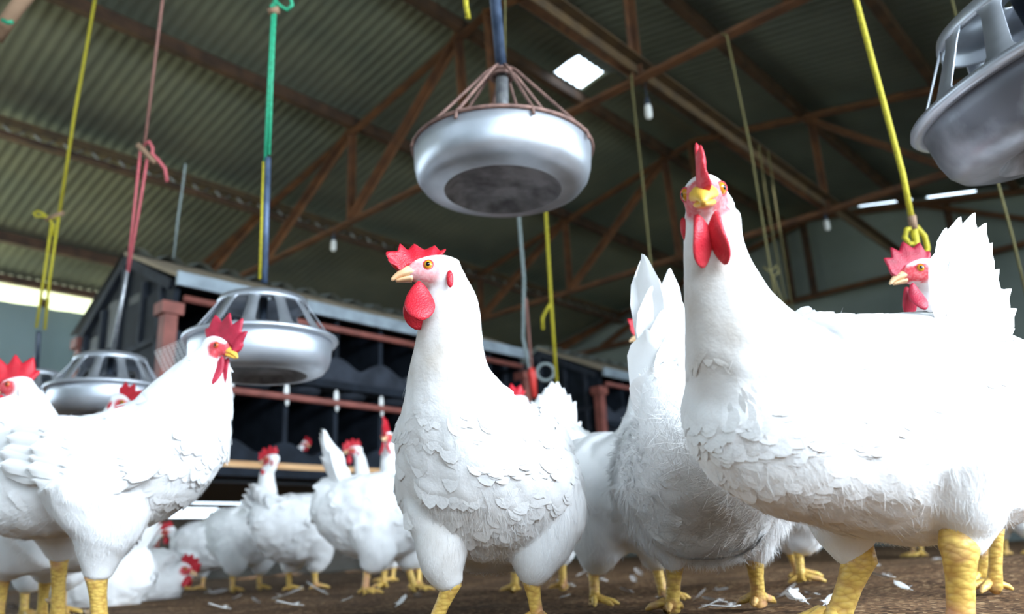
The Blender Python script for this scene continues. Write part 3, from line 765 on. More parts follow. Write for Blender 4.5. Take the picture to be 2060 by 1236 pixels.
def big_feather(mb, base, tip, nrm, w, bend=.1, rows=9, notch=0, rng=None):
    """one long tail or wing feather from base to tip"""
    base = np.asarray(base, float); tip = np.asarray(tip, float); L = np.linalg.norm(tip-base); d = (tip-base)/L
    n = unit(nrm-d*(np.asarray(nrm)@d)); s = np.cross(n, d); vs = []
    for i in range(rows):
        u = i/(rows-1); pw = min(1, .35+2.2*u)*(1-max(0, (u-.72)/.28)**2.2*.80)
        c = base+d*L*u+n*bend*L*math.sin(PI*u*.5)*u
        for sg in (-1, -.5, 0, .5, 1):
            vs.append(c+s*w*.5*pw*sg+n*(.10*w*(1-abs(sg)))-d*(abs(sg)**2*.10*w*(.3+u)))
    fs = [(i*5+j, i*5+j+1, (i+1)*5+j+1, (i+1)*5+j) for i in range(rows-1) for j in range(4)]
    mb.add(vs, fs)

def frame(yaw, pitch=0, roll=0):
    cy, sy, cp, sp = math.cos(yaw), math.sin(yaw), math.cos(pitch), math.sin(pitch)
    f = np.array([cy*cp, sy*cp, sp]); l = np.array([-sy, cy, 0.0]); u = np.cross(f, l)
    if roll:
        c, s = math.cos(roll), math.sin(roll); l, u = c*l+s*u, -s*l+c*u
    return np.array([f, l, u])          # rows: forward, left, up

COMBS = {
 # base line (x z), directions, heights, teeth, front lobe
 'hen': dict(base=[(.040, .003), (.036, .011), (.027, .018), (.012, .024), (-.004, .026), (-.020, .024)], dirs=[(1, .15), (.8, .7), (.45, 1), (.1, 1), (-.35, 1), (-.8, .75)],
             h=[.006, .016, .022, .024, .021, .012], teeth=5.5, depth=.42, lean=.004),
 'rooster': dict(base=[(.040, .001), (.038, .012), (.028, .019), (.010, .024), (-.012, .026), (-.030, .016)], dirs=[(1, .25), (.75, .8), (.35, 1), (.05, 1), (-.35, 1), (-.85, .6)],
             h=[.008, .024, .040, .042, .036, .022], teeth=5.5, depth=.46, lean=.003),
 'flop': dict(base=[(.041, .0075), (.039, .0115), (.033, .0150), (.022, .018), (.006, .022), (-.008, .024)], dirs=[(1, .0), (1, .30), (.5, 1), (.15, 1), (-.35, .9), (-.9, .75)],
             h=[.014, .020, .021, .022, .018, .018], teeth=5.5, depth=.36, lean=.010),
}
def comb_mesh(mb, O, H, k, kind, hs=1.0, teeth=None, lean=None, th=.0055, tilt=0.0):
    c = COMBS[kind]; ct = np.array([(*b, *unit(d), h) for b, d, h in zip(c['base'], c['dirs'], c['h'])])
    N, R = 66, 9; S = catmull(ct, N//(len(ct)-1)); N = len(S); teeth = teeth or c['teeth']; lean = c['lean'] if lean is None else lean
    A, Bv = [], []
    for i, r in enumerate(S):
        u = i/(N-1); ph = u*teeth; fr = ph-math.floor(ph)
        tooth = 1-abs(2*fr-1)**1.0
        end = min(1, u/.06, (1-u)/.05)**.5
        hh = r[4]*hs*((1-c['depth'])+c['depth']*tooth**1.15)*max(end, .25)
        fa = min(1, max(0, (u-.10)/.14)); hh = hh*fa+r[4]*hs*.62*max(end, .2)*(1-fa)
        for j in range(R):
            v = j/(R-1); x = r[0]+r[2]*hh*v-.004*(1-v)*r[2]; z = r[1]+r[3]*hh*v-.006*(1-v)
            y = lean*v*v*hs*math.sin(u*5+1)+.0012*math.sin(u*19)*v+tilt*v**1.3
            t = th*(1-.62*v)*(0.55+.45*end)*(1.0 if j < R-1 else .35)
            w = lambda yy: O+k*(H[0]*x+H[1]*yy+H[2]*z)
            A.append(w(y+t)); Bv.append(w(y-t))
    n0 = 0; vs = A+Bv; off = N*R; fs = []
    for i in range(N-1):
        for j in range(R-1):
            fs.append((i*R+j, (i+1)*R+j, (i+1)*R+j+1, i*R+j+1)); fs.append((off+i*R+j, off+i*R+j+1, off+(i+1)*R+j+1, off+(i+1)*R+j))
        fs.append((i*R+R-1, (i+1)*R+R-1, off+(i+1)*R+R-1, off+i*R+R-1)); fs.append((i*R, off+i*R, off+(i+1)*R, (i+1)*R))
    for i in (0, N-1):
        for j in range(R-1):
            q = (i*R+j, i*R+j+1, off+i*R+j+1, off+i*R+j); fs.append(q if i == 0 else q[::-1])
    mb.add(vs, fs)

def wattle_mesh(mb, O, H, k, side, L, Wd, at=(.022, .0075, -.012), splay=.18, back=0.0, th=.0042, turn=0.0):
    down = unit(-H[2]+side*H[1]*splay-H[0]*back); fw = unit(H[0]+H[1]*side*turn-down*((H[0]+H[1]*side*turn)@down)); lt = np.cross(down, fw)
    c = O+k*(H[0]*at[0]+H[1]*at[1]*side+H[2]*at[2]); vs = []; nu, nv = 20, 14
    for i in range(nv+1):
        u = i/nv; w = Wd*.5*(math.sin(PI*min(1, u**.82*.97+.02))**.62)*(.48+.62*u); t = th*(math.sin(PI*(.06+.88*u))**.5)*(1.15-.4*u)
        for j in range(nu):
            a = 2*PI*j/nu
            vs.append(c+k*(down*L*u+fw*w*math.cos(a)+lt*(t*math.sin(a)+.10*w*math.cos(a)**2*(1 if side > 0 else -1)+.0025*math.sin(u*5)*side)))
    fs = [(i*nu+j, i*nu+(j+1) % nu, (i+1)*nu+(j+1) % nu, (i+1)*nu+j) for i in range(nv) for j in range(nu)]
    fs.append(tuple(range(nu-1, -1, -1))); fs.append(tuple(nv*nu+j for j in range(nu)))
    mb.add(vs, fs)

def soil_attr(me, p_world, per, soil):
    so = np.zeros(len(p_world))
    for c, rad, am in (soil or ()): so = np.maximum(so, am*smstep(1.4-np.linalg.norm(p_world-np.asarray(c), axis=1)/rad))
    at = me.attributes.new('soil', 'FLOAT', 'POINT'); at.data.foreach_set('value', np.repeat(so, per).astype(np.float32))

def smstep(x): x = np.clip(x, 0, 1); return x*x*(3-2*x)

def leg_object(root, hock, foot, fwd, r=.0085, near=True, spur=False, toes=True):
    hock = np.asarray(hock, float); foot = np.asarray(foot, float); left = np.array([-fwd[1], fwd[0], 0]); mb = MB()
    d = foot-hock; pts = [hock+np.array([0, 0, .012])-d*.05, hock, hock+d*.12, hock+d*.35, hock+d*.65, hock+d*.88, foot+np.array([0, 0, .010])]
    mb.tube(pts, [r*1.15, r*1.42, r*1.18, r*.98, r*.95, r*1.15, r*1.25], 14)
    if toes:
        for ang, L, q in ((0, .052, 1), (.62, .044, 1), (-.62, .044, 1), (2.75, .024, .9)):
            e = fwd*math.cos(ang)+left*math.sin(ang); b = foot+np.array([0, 0, .010]); tp = []
            for u, h in ((0, .004), (.25, .008), (.5, .004), (.8, .001), (1.0, -.003)): tp.append(b+e*L*u+np.array([0, 0, h-.001]))
            mb.tube(tp, [r*.75*q, r*.62*q, r*.58*q, r*.50*q, r*.22], 8)
    o = mb.build('leg', M['leg'], root, True)
    if spur:
        c = hock+d*.62; m = MB(); back = -fwd
        m.tube([c+back*r*.5, c+back*r*1.5-np.array([0, 0, .001]), c+back*r*2.3+np.array([0, 0, .002])], [r*.55, r*.45, r*.12], 8)
        m.build('spur', M['claw'], o, True)
    return o

def hen(name, label, spine, lat, head, thighs, legs, tail=None, blobs=(), seed=1, cat='hen', group='white hens and roosters in the shed', voxel=.0035,
        nfeather=2600, ndown=5000, fl=(.011, .030), soil=None, lump=.0022, base=None, wings=(), face=1.0, comb='hen', comb_mat='comb', beak='horn', wattle=(.036, .028),
        iris='iris', earlobe='comb', comb_kw={}, wattle_kw={}, headscale=1.0, downbelly=True, extra=(), smooth_it=6, beak_w=1.0, eye=(.0085, .0145, .0062, .22), down_all=.06, down_len=1.0, down_lift=(.08, .36), down_w=.00045, down_from=-.55, ear=(-.015, .0175, -.011), flift=(.004, .034)):
    """spine: rows x y z a b_dorsal b_ventral, head to tail.  head: (centre, yaw, pitch, roll).  thighs: list of rows lists. legs: (hock, foot, fwd yaw, radius[, spur])"""
    rng = np.random.default_rng(seed); lat = unit(lat)
    if base is None:
        c = np.mean(np.asarray(spine)[:, :3], axis=0); base = np.array([c[0], c[1], ground(c[0], c[1])])
    root = empty(name, base, label, cat, group); base = np.array(base, float)
    O, yaw, pitch, roll = head; O = np.asarray(O, float); H = frame(yaw, pitch, roll); k = headscale
    hw = lambda x, y, z: O+k*(H[0]*x+H[1]*y+H[2]*z)
    mb = MB()
    S, T = loft(mb, spine, lat)
    # skull, cheeks, throat
    sk = [(*hw(.030, 0, .001), .0085*k, .008*k, .008*k), (*hw(.020, 0, .003), .0135*k, .014*k, .014*k), (*hw(.006, 0, .004), .0175*k, .018*k, .018*k),
          (*hw(-.010, 0, .004), .0185*k, .0195*k, .020*k), (*hw(-.024, 0, .000), .0165*k, .018*k, .020*k)]
    skl = catmull(np.array(sk), 5); loft(mb, np.array(sk), H[1], 4, 20)
    # neck joint between skull and first spine ring
    p0 = np.asarray(spine[0][:3], float); a0 = spine[0]
    jn = [(*hw(-.004, 0, -.002), .016*k, .018*k, .018*k), (*((hw(-.016, 0, -.006)+p0)/2), (.018*k+a0[3])/2, (.018*k+a0[4])/2, (.018*k+a0[5])/2), (*p0, a0[3], a0[4], a0[5])]
    loft(mb, np.array(jn), H[1], 5, 20)
    flows = [(S[:, :3], T, np.max(S[:, 3:], axis=1), 0)]
    for th in thighs:
        s2, t2 = loft(mb, np.array(th), lat, 5, 20); flows.append((s2[:, :3], t2, np.max(s2[:, 3:], axis=1), 1))
    for c, rx, ry, rz, ax in blobs: mb.ball(c, rx, ry, rz, ax, 20, 12)
    me = remesh(mb, voxel, smooth_it, base)
    v, nn, t = mesh_np(me)
    fp = np.vstack([f[0] for f in flows])-base; ft = np.vstack([f[1] for f in flows]); fr = np.concatenate([f[2] for f in flows]); fk = np.concatenate([np.full(len(f[0]), f[3]) for f in flows])
    fu = np.concatenate([np.linspace(0, 1, len(f[0])) for f in flows])
    def near(p):
        out = np.empty(len(p), int)
        for i in range(0, len(p), 4000):
            q = p[i:i+4000]; dd = np.linalg.norm(q[:, None]-fp[None], axis=2)/(fr[None]+.01); out[i:i+4000] = dd.argmin(1)
        return out
    # tufted relief
    ix = near(v); amp = lump*np.clip(fr[ix]/.07, .15, 1.2)
    hl = (v-(O-base))@H.T/k
    hd = np.sqrt((hl[:, 0]/.034)**2+(hl[:, 1]/.030)**2+(hl[:, 2]/.028)**2)
    amp = amp*np.clip(hd-.9, 0, 1)
    tuft = np.array([noise.noise(Vector(p*24))+.6*noise.noise(Vector(p*52+7.7)) for p in v])
    v2 = v+nn*(amp*tuft)[:, None]
    me.vertices.foreach_set('co', v2.astype(np.float32).ravel()); me.update()
    # bare face
    d2 = np.sqrt(((hl[:, 0]-.016)/.0235)**2+((hl[:, 2]-.0005)/.0185)**2)
    sk_ = smstep((1.12-d2)/.35)*np.where(np.abs(hl[:, 1]) > .006, 1, smstep((hl[:, 0]-.018)/.006))*(hd < 1.5)
    sk_ = sk_*(1-smstep((hl[:, 2]-.0105)/.004)*(hl[:, 0] < .022))
    sk_ = np.maximum(sk_, smstep((hl[:, 0]-.022)/.008)*(hd < 1.6)*(np.abs(hl[:, 2]) < .016))*face
    at = me.attributes.new('skin', 'FLOAT', 'POINT'); at.data.foreach_set('value', sk_.astype(np.float32))
    so = np.zeros(len(v))
    if soil is not None:
        for c, rad, am in soil: so = np.maximum(so, am*smstep(1.4-np.linalg.norm(v+base-np.asarray(c), axis=1)/rad))
    at = me.attributes.new('soil', 'FLOAT', 'POINT'); at.data.foreach_set('value', so.astype(np.float32))
    me.polygons.foreach_set('use_smooth', np.ones(len(me.polygons), bool))
    body = mesh_obj('body', me, M['body'], root)
    # plumage
    v, nn, t = mesh_np(me)
    if nfeather:
        p, n = sample(v, nn, t, nfeather, rng); ix = near(p)
        q = (p-(O-base))@H.T/k; okh = np.sqrt((q[:, 0]/.040)**2+(q[:, 1]/.034)**2+(q[:, 2]/.030)**2) > 1.0
        keep = okh & (fk[ix] == 0); p, n, ix = p[keep], n[keep], ix[keep]
        dn = np.abs(np.sum(ft[ix]*n, axis=1)); fb = smstep((dn-.35)/.3)[:, None]; back = unit(S[-1, :3]-S[len(S)//2, :3])
        d = ft[ix]*(1-fb)+(back+np.array([0, 0, -.3]))*fb+rng.normal(0, .10, (len(p), 3)); d[:, 2] -= .18*(fr[ix] > .05)
        dp = d-n*np.sum(d*n, axis=1)[:, None]; dp /= np.linalg.norm(dp, axis=1)[:, None]+1e-9; ok = (dp[:, 2] < .22) | (fr[ix] < .045); p, n, d, ix = p[ok], n[ok], d[ok], ix[ok]
        g = smstep((fr[ix]-.02)/.07); L = (fl[0]+(fl[1]-fl[0])*g)*rng.uniform(.8, 1.2, len(p)); Wd = L*(.50+.26*g)
        lift = rng.uniform(*flift, len(p))
        V, Q = feather_cards(p-n*(.05*L)[:, None], n, d, L, Wd, lift, .05); fm = to_mesh('contour_feathers', V, Q); soil_attr(fm, p+base, 15, soil)
        o = mesh_obj('contour_feathers', fm, M['body'], root); o['kind'] = 'stuff'
    if ndown:
        p, n = sample(v, nn, t, ndown, rng); ix = near(p)
        q = (p-(O-base))@H.T/k; okh = np.sqrt((q[:, 0]/.036)**2+(q[:, 1]/.030)**2+(q[:, 2]/.028)**2) > 1.0
        low = (n[:, 2] < down_from) | (fk[ix] == 1) | (rng.random(len(p)) < down_all)
        keep = okh & low; p, n, ix = p[keep], n[keep], ix[keep]
        d = ft[ix]+rng.normal(0, .35, (len(p), 3)); d[:, 2] -= .45
        g = smstep((fr[ix]-.015)/.05); L = down_len*(.006+.010*g)*rng.uniform(.6, 1.3, len(p)); Wd = np.full(len(p), down_w)*(1+.5*g)*rng.uniform(.7, 1.3, len(p))
        V, Q = barbs(p, n, d, L, Wd, rng.uniform(*down_lift, len(p))); fm = to_mesh('down', V, Q); soil_attr(fm, p+base, 6, soil); o = mesh_obj('down', fm, M['body'], root); o['kind'] = 'stuff'
    # beak
    m = MB(); P_ = lambda x, z, a, b, c: (*hw(x, 0, z), a*k*beak_w, b*k*(.5+.5*beak_w), c*k)
    loft(m, np.array([P_(.024, .0010, .0100, .0100, .0045), P_(.033, -.0002, .0076, .0082, .0036), P_(.0415, -.0028, .0046, .0050, .0026), P_(.0485, -.0070, .0018, .0022, .0018)]), -H[1], 4, 16)
    b = m.build('upper_beak', M[beak], root, True)
    m = MB(); loft(m, np.array([P_(.026, -.0050, .0078, .003, .0040), P_(.034, -.0058, .0058, .0026, .0034), P_(.0435, -.0076, .0026, .0016, .0020)]), -H[1], 4, 14)
    m.build('lower_beak', M[beak], root, True)
    m = MB()
    for sg in (-1, 1): m.ball(hw(.0345, sg*.0055, .0032), .0022*k, .0012*k, .0010*k, H, 8, 6)
    m.build('nostrils', M['oldwood'], b, True)
    # eyes
    for sg in (-1, 1):
        c = hw(eye[0], sg*eye[1], eye[2]); e = MB().ball(c, .0056*k, .0045*k, .0056*k, H, 18, 12).build('eye', M[iris], root, True)
        ax = unit(H[1]*sg+H[0]*eye[3]); MB().ball(c+ax*.0032*k, .0027*k, .0020*k, .0027*k, H, 14, 8).build('pupil', M['pupil'], e, True)
        ring = MB().torus(c+ax*.0012*k, .0057*k, .0008*k, ax, 24, 6).build('eyelid', M['combpink'], e, True)
        MB().ball(hw(ear[0], sg*ear[1], ear[2]), .0042*k, .0035*k, .0105*k, H, 12, 8).build('ear_lobe', M[earlobe], root, True)
    m = MB(); comb_mesh(m, O, H, k, comb, **comb_kw); cb = m.build('comb', M[comb_mat], root, True)
    for sg in (-1, 1):
        m = MB(); wattle_mesh(m, O, H, k, sg, wattle[0], wattle[1], **wattle_kw); m.build('wattle', M[comb_mat], root, True)
    for lg in legs: leg_object(root, lg[0], lg[1], frame(lg[2])[0], lg[3], spur=len(lg) > 4 and lg[4])
    if tail is not None:
        m = MB()
        for i, (b0, tp, nr, w, bend) in enumerate(tail): big_feather(m, b0, tp, nr, w, bend)
        m.build('tail', M['feather'], root, True)
    for w in wings: wing(root, rng, **w)
    return root

def wing(root, rng, path, out, nf=420, lat=None):
    """folded wing: rows x y z half_height thickness from shoulder to tip, out = outward normal"""
    R_ = catmull(np.array(path, float), 8); T = np.gradient(R_[:, :3], axis=0); T /= np.linalg.norm(T, axis=1)[:, None]; out = unit(out)
    mb = MB(); k = 22; vs = []
    for r, t in zip(R_, T):
        o = unit(out-t*(out@t)); u = np.cross(t, o); u = u if u[2] > 0 else -u
        for j in range(k):
            a = 2*PI*j/k; vs.append(r[:3]+u*r[3]*math.cos(a)+o*r[4]*math.sin(a))
    m = len(R_); fs = [(i*k+j, i*k+(j+1) % k, (i+1)*k+(j+1) % k, (i+1)*k+j) for i in range(m-1) for j in range(k)]
    fs.append(tuple(range(k-1, -1, -1))); fs.append(tuple((m-1)*k+j for j in range(k)))
    mb.add(vs, fs); w = mb.build('wing', M['feather'], root, True)
    v = []; q = []
    f = MB()
    # rows of coverts then long flight feathers
    for row, (uu, L, Wd, cnt) in enumerate(((.10, .030, .020, 7), (.22, .034, .022, 8), (.34, .038, .024, 8), (.46, .046, .024, 8), (.58, .060, .024, 8), (.70, .075, .022, 7))):
        for c in range(cnt):
            y = 1-2*(c+.5)/cnt+rng.normal(0, .04); i = int(min(m-1, max(0, (uu+rng.normal(0, .012))*(m-1)))); r, t = R_[i], T[i]
            o = unit(out-t*(out@t)); u = np.cross(t, o); u = u if u[2] > 0 else -u
            a = math.acos(max(-1, min(1, y*.92))); p = r[:3]+u*r[3]*math.cos(a)+o*(r[4]*math.sin(a)+.001)
            nr = unit(o*math.sin(a)*r[3]+u*math.cos(a)*r[4]*.6); dd = unit(t-u*.10*y+rng.normal(0, .04, 3))
            big_feather(f, p-dd*.01+nr*.0005*row, p+dd*L+nr*.003, nr, Wd, -.03, 7)
    f.build('flight_feathers', M['feather'], w, True)
    return w

def R_px(rows):
    """rows (px, py, depth, half width px, dorsal px, ventral px) -> metres"""
    return np.array([(*P(x, y, z), a*z/F, bu*z/F, bd*z/F) for x, y, z, a, bu, bd in rows])
def foot_under(hock, dx=0.0, dy=0.0):
    x, y = hock[0]+dx, hock[1]+dy; return np.array([x, y, ground(x, y)])
# ------------------------------------------------------------------ the flock, near birds first
RAD = math.radians
def yawvec(a): return np.array([math.cos(RAD(a)), math.sin(RAD(a)), 0.0])
def leftof(a): return np.array([-math.sin(RAD(a)), math.cos(RAD(a)), 0.0])
def leg_px(px, py, z, fx, fy, yaw, r, spur=False, dz=0.0):
    """hock at a pixel and depth, foot on the litter along the shank's slope"""
    h = P(px, py, z); d = P(fx, fy, z+dz)-h; gz = ground(h[0], h[1]); u = (gz-h[2])/d[2]; f = h+d*u; f[2] = ground(f[0], f[1])
    return (h, f, RAD(yaw), r, spur)

# central hen, facing the camera with its head turned to the left
y1 = 243
hen('hen', 'white hen in the middle, head turned left, under the wire-caged feeder',
    R_px([(900, 566, .945, 42, 42, 42), (903, 612, .945, 60, 58, 54), (904, 690, .945, 70, 66, 66), (905, 765, .95, 88, 85, 88), (925, 845, .965, 138, 105, 118),
          (962, 930, 1.0, 176, 125, 155), (985, 985, 1.06, 186, 150, 150), (1010, 1000, 1.14, 165, 150, 140), (1045, 985, 1.21, 110, 110, 110), (1070, 940, 1.26, 60, 50, 60)]),
    leftof(y1), (P(874, 553, .93), RAD(193), RAD(-1), 0),
    [R_px([(915, 1000, 1.0, 90, 80, 80), (890, 1080, .965, 60, 55, 55), (893, 1140, .955, 46, 44, 44), (908, 1180, .95, 26, 26, 26)]),
     R_px([(1070, 1000, 1.03, 105, 95, 95), (1085, 1080, 1.005, 78, 70, 70), (1076, 1135, .99, 52, 50, 50), (1070, 1172, .985, 24, 24, 24)])],
    [leg_px(908, 1176, .95, 882, 1236, 240, .0088), leg_px(1069, 1168, .985, 1080, 1236, 250, .0086)],
    blobs=[(P(1105, 1025, 1.03), .05, .045, .058, None), (P(870, 1010, .985), .035, .04, .06, None), (P(990, 1075, 1.06), .075, .05, .045, None)], seed=11, voxel=.003, nfeather=6500, ndown=16000, down_len=1.2, down_w=.0004, down_all=.03, fl=(.010, .025),
    soil=[(P(850, 690, .9), .06, .9), (P(930, 1100, .93), .07, .55), (P(990, 1150, .98), .06, .6)],
    face=.62, comb='flop', comb_kw=dict(hs=1.08), wattle=(.049, .043), wattle_kw=dict(at=(.019, .009, -.012), splay=.16), beak='horn', headscale=1.02, beak_w=1.1,
    wings=[dict(path=[(*P(1035, 830, 1.02), .006, .004), (*P(1075, 865, 1.03), .040, .010), (*P(1110, 915, 1.06), .052, .014), (*P(1128, 955, 1.11), .050, .014), (*P(1130, 985, 1.17), .034, .010), (*P(1120, 990, 1.25), .010, .006)], out=leftof(y1))])

# tall hen in front at the right
y2 = 205
tail2 = []
for i, (tx, ty, tz, bx, by, w) in enumerate(((1893, 462, .80, 1900, 660, .026), (1880, 505, .78, 1890, 650, .024), (1920, 440, .82, 1912, 650, .034), (1948, 432, .83, 1925, 650, .034), (1972, 452, .84, 1930, 650, .034), (1985, 492, .85, 1935, 655, .034),
        (2000, 545, .86, 1940, 660, .036), (2025, 585, .87, 1945, 670, .036), (2036, 625, .87, 1950, 690, .036), (2032, 665, .88, 1950, 710, .034), (1955, 470, .87, 1935, 640, .032), (1935, 500, .80, 1915, 650, .03), (2005, 610, .83, 1930, 690, .04), (1965, 540, .82, 1920, 680, .04))):
    tail2.append((P(bx, by, tz-.03), P(tx, ty, tz), leftof(y2)+np.array([0, 0, .1]), w, .04))
hen('hen', 'tall white hen at the right front, staring straight at the camera',
    R_px([(1432, 430, .69, 56, 56, 54), (1436, 500, .69, 60, 62, 60), (1452, 575, .695, 76, 78, 76), (1478, 655, .70, 104, 108, 104), (1508, 725, .71, 142, 150, 142), (1552, 795, .72, 185, 205, 215),
          (1650, 840, .74, 215, 208, 212), (1760, 850, .77, 225, 220, 235), (1870, 850, .80, 215, 222, 232), (1965, 825, .83, 170, 190, 205), (2045, 790, .855, 95, 120, 130)]),
    leftof(y2), (P(1419, 405, .68), RAD(253), RAD(-16), RAD(0.5)),
    [R_px([(1720, 950, .80, 120, 120, 120), (1700, 1040, .80, 80, 85, 80), (1712, 1100, .795, 48, 48, 48), (1726, 1130, .79, 28, 28, 28)]),
     R_px([(1900, 930, .71, 130, 130, 130), (1935, 1030, .70, 85, 85, 80), (1940, 1080, .695, 52, 50, 50), (1932, 1108, .69, 32, 32, 32)])],
    [leg_px(1728, 1126, .79, 1690, 1236, 215, .0125), leg_px(1930, 1100, .69, 1933, 1236, 215, .0120)],
    tail=tail2, seed=22, voxel=.003, nfeather=7500, ndown=16000, down_len=1.1, down_w=.00035, down_all=.02, fl=(.009, .022),
    soil=[(P(1415, 610, .66), .06, .95), (P(1400, 700, .66), .05, .8), (P(1640, 1050, .70), .07, .7), (P(1760, 1070, .72), .06, .6)],
    face=.85, comb='hen', comb_mat='combpink', comb_kw=dict(hs=1.0, lean=.003, th=.0045, tilt=.003), wattle=(.044, .029), wattle_kw=dict(at=(.020, .0082, -.012), splay=-.02, turn=.8), beak='beakyellow', headscale=1.02, beak_w=1.2, eye=(.0130, .0138, .0062, .8), ear=(-.006, .0205, -.020))

# rooster at the left
y3 = -14
z3 = 1.28
tail3 = [(P(60+8*i, 880-6*i, z3+.02*j), P(-60+14*i, 800+22*(i % 3), z3+.03*j), leftof(y3)*-1+np.array([0, 0, .4]), .045, -.10) for i in range(6) for j in (0, 1)]
hen('rooster', 'white rooster with tall red comb and yellow shanks standing at the left',
    R_px([(428, 722, 1.28, 38, 38, 38), (408, 760, 1.28, 58, 60, 62), (378, 822, 1.28, 88, 92, 96), (345, 880, 1.28, 112, 108, 118), (285, 925, 1.29, 125, 108, 128),
          (205, 945, 1.30, 128, 112, 122), (120, 950, 1.31, 122, 112, 130), (35, 935, 1.32, 105, 100, 135), (-40, 900, 1.33, 75, 80, 110)]),
    leftof(y3), (P(438, 704, 1.275), RAD(-22), RAD(-17), 0),
    [R_px([(200, 960, 1.22, 110, 110, 110), (215, 1050, 1.21, 82, 80, 78), (205, 1110, 1.205, 48, 46, 46), (197, 1160, 1.20, 27, 27, 27)]),
     R_px([(120, 970, 1.38, 100, 100, 100), (125, 1060, 1.39, 60, 60, 60), (122, 1120, 1.395, 24, 24, 24)])],
    [leg_px(195, 1158, 1.20, 200, 1236, -14, .0125, True), leg_px(120, 1118, 1.395, 116, 1236, -14, .0118, True)],
    tail=tail3, seed=33, voxel=.0036, nfeather=5000, ndown=16000, fl=(.016, .030),
    soil=[(P(180, 1060, 1.25), .07, .5), (P(330, 1030, 1.25), .05, .5)], face=1.0, comb='rooster', comb_mat='combrose', comb_kw=dict(hs=1.05), wattle=(.058, .032), wattle_kw=dict(at=(.022, .007, -.010), splay=.08, back=.12),
    beak='beakyellow', iris='irisred', earlobe='lobe', headscale=.92,
    wings=[dict(path=[(*P(335, 885, 1.21), .008, .004), (*P(290, 905, 1.19), .046, .014), (*P(220, 920, 1.185), .056, .018), (*P(140, 920, 1.19), .056, .018), (*P(55, 905, 1.22), .040, .014), (*P(-20, 890, 1.26), .012, .008)], out=-leftof(y3))], cat='rooster')

# hen seen from behind, partly behind the tall one
y4 = 92
tail4 = [(P(1330, 830, 1.03), P(1284, 512, 1.0), (-.75, -.6, 0), .050, -.05), (P(1340, 830, 1.04), P(1296, 520, 1.02), (.2, -1, 0), .052, -.04), (P(1350, 840, 1.04), P(1312, 575, 1.0), (.35, -1, 0), .062, -.03),
         (P(1355, 840, 1.05), P(1328, 620, .99), (.45, -1, 0), .070, .0), (P(1362, 850, 1.05), P(1345, 650, .985), (.5, -1, 0), .075, .03), (P(1368, 850, 1.05), P(1366, 690, .98), (.55, -1, .1), .070, .05),
         (P(1355, 800, 1.10), P(1345, 540, 1.10), (.1, -1, 0), .034, .02), (P(1365, 800, 1.10), P(1364, 600, 1.11), (.1, -1, 0), .036, .03), (P(1318, 850, 1.02), P(1302, 660, .985), (-.5, -1, 0), .060, .0), (P(1330, 860, 1.02), P(1312, 730, .97), (-.2, -1, .2), .065, .03), (P(1352, 870, 1.02), P(1345, 750, .97), (.2, -1, .2), .065, .03)]
hen('hen', 'white hen seen from behind with raised tail, standing beside the tall hen',
    R_px([(1470, 720, 1.32, 40, 40, 40), (1465, 800, 1.31, 62, 60, 60), (1455, 880, 1.28, 115, 110, 100), (1440, 935, 1.22, 160, 140, 145), (1420, 950, 1.14, 178, 160, 165), (1402, 940, 1.06, 172, 150, 170),
          (1380, 890, 1.0, 112, 95, 110), (1352, 800, .985, 66, 48, 55), (1340, 740, .98, 42, 26, 30)]),
    leftof(y4), (P(1470, 690, 1.34), RAD(60), 0, 0),
    [R_px([(1330, 980, 1.08, 105, 105, 105), (1335, 1060, 1.07, 70, 66, 66), (1352, 1110, 1.06, 40, 40, 40), (1357, 1140, 1.06, 22, 22, 22)]),
     R_px([(1500, 980, 1.08, 110, 110, 110), (1510, 1060, 1.08, 70, 66, 66), (1518, 1105, 1.075, 40, 40, 40), (1518, 1132, 1.07, 22, 22, 22)])],
    [leg_px(1357, 1134, 1.06, 1352, 1226, 95, .0098), leg_px(1518, 1126, 1.07, 1528, 1226, 80, .0098)],
    tail=tail4, blobs=[(P(1420, 1040, 1.04), .085, .06, .055, None)], seed=44, voxel=.0033, nfeather=3000, ndown=36000, fl=(.012, .022), down_len=1.5, down_w=.0004, down_from=.2, down_all=.5, down_lift=(.2, .8), soil=[(P(1440, 1080, .98), .06, .75), (P(1470, 1010, .98), .04, .5)])

# hen peering from the right, behind the tall hen's tail
y5 = 186
hen('hen', 'white hen peering from behind the raised tail of the tall hen at the right',
    R_px([(1868, 575, 1.12, 40, 40, 40), (1890, 640, 1.12, 56, 56, 56), (1925, 715, 1.13, 90, 90, 95), (1975, 790, 1.14, 130, 118, 135), (2045, 815, 1.15, 145, 130, 150), (2120, 820, 1.17, 130, 120, 140), (2190, 790, 1.19, 80, 80, 90)]),
    leftof(y5), (P(1853, 554, 1.10), RAD(186), RAD(-6), 0),
    [R_px([(2010, 880, 1.09, 85, 85, 85), (2010, 980, 1.09, 52, 50, 50), (2005, 1040, 1.09, 24, 24, 24)]), R_px([(2000, 900, 1.22, 80, 80, 80), (1990, 990, 1.22, 50, 50, 50), (1985, 1050, 1.22, 24, 24, 24)])],
    [leg_px(2005, 1036, 1.09, 2003, 1130, 186, .009), leg_px(1985, 1046, 1.22, 1980, 1130, 186, .009)],
    seed=55, voxel=.004, nfeather=1400, ndown=2500, comb='hen', comb_mat='combrose', comb_kw=dict(hs=1.18, lean=.002), wattle=(.042, .028), earlobe='lobe', beak='horn', face=.95)

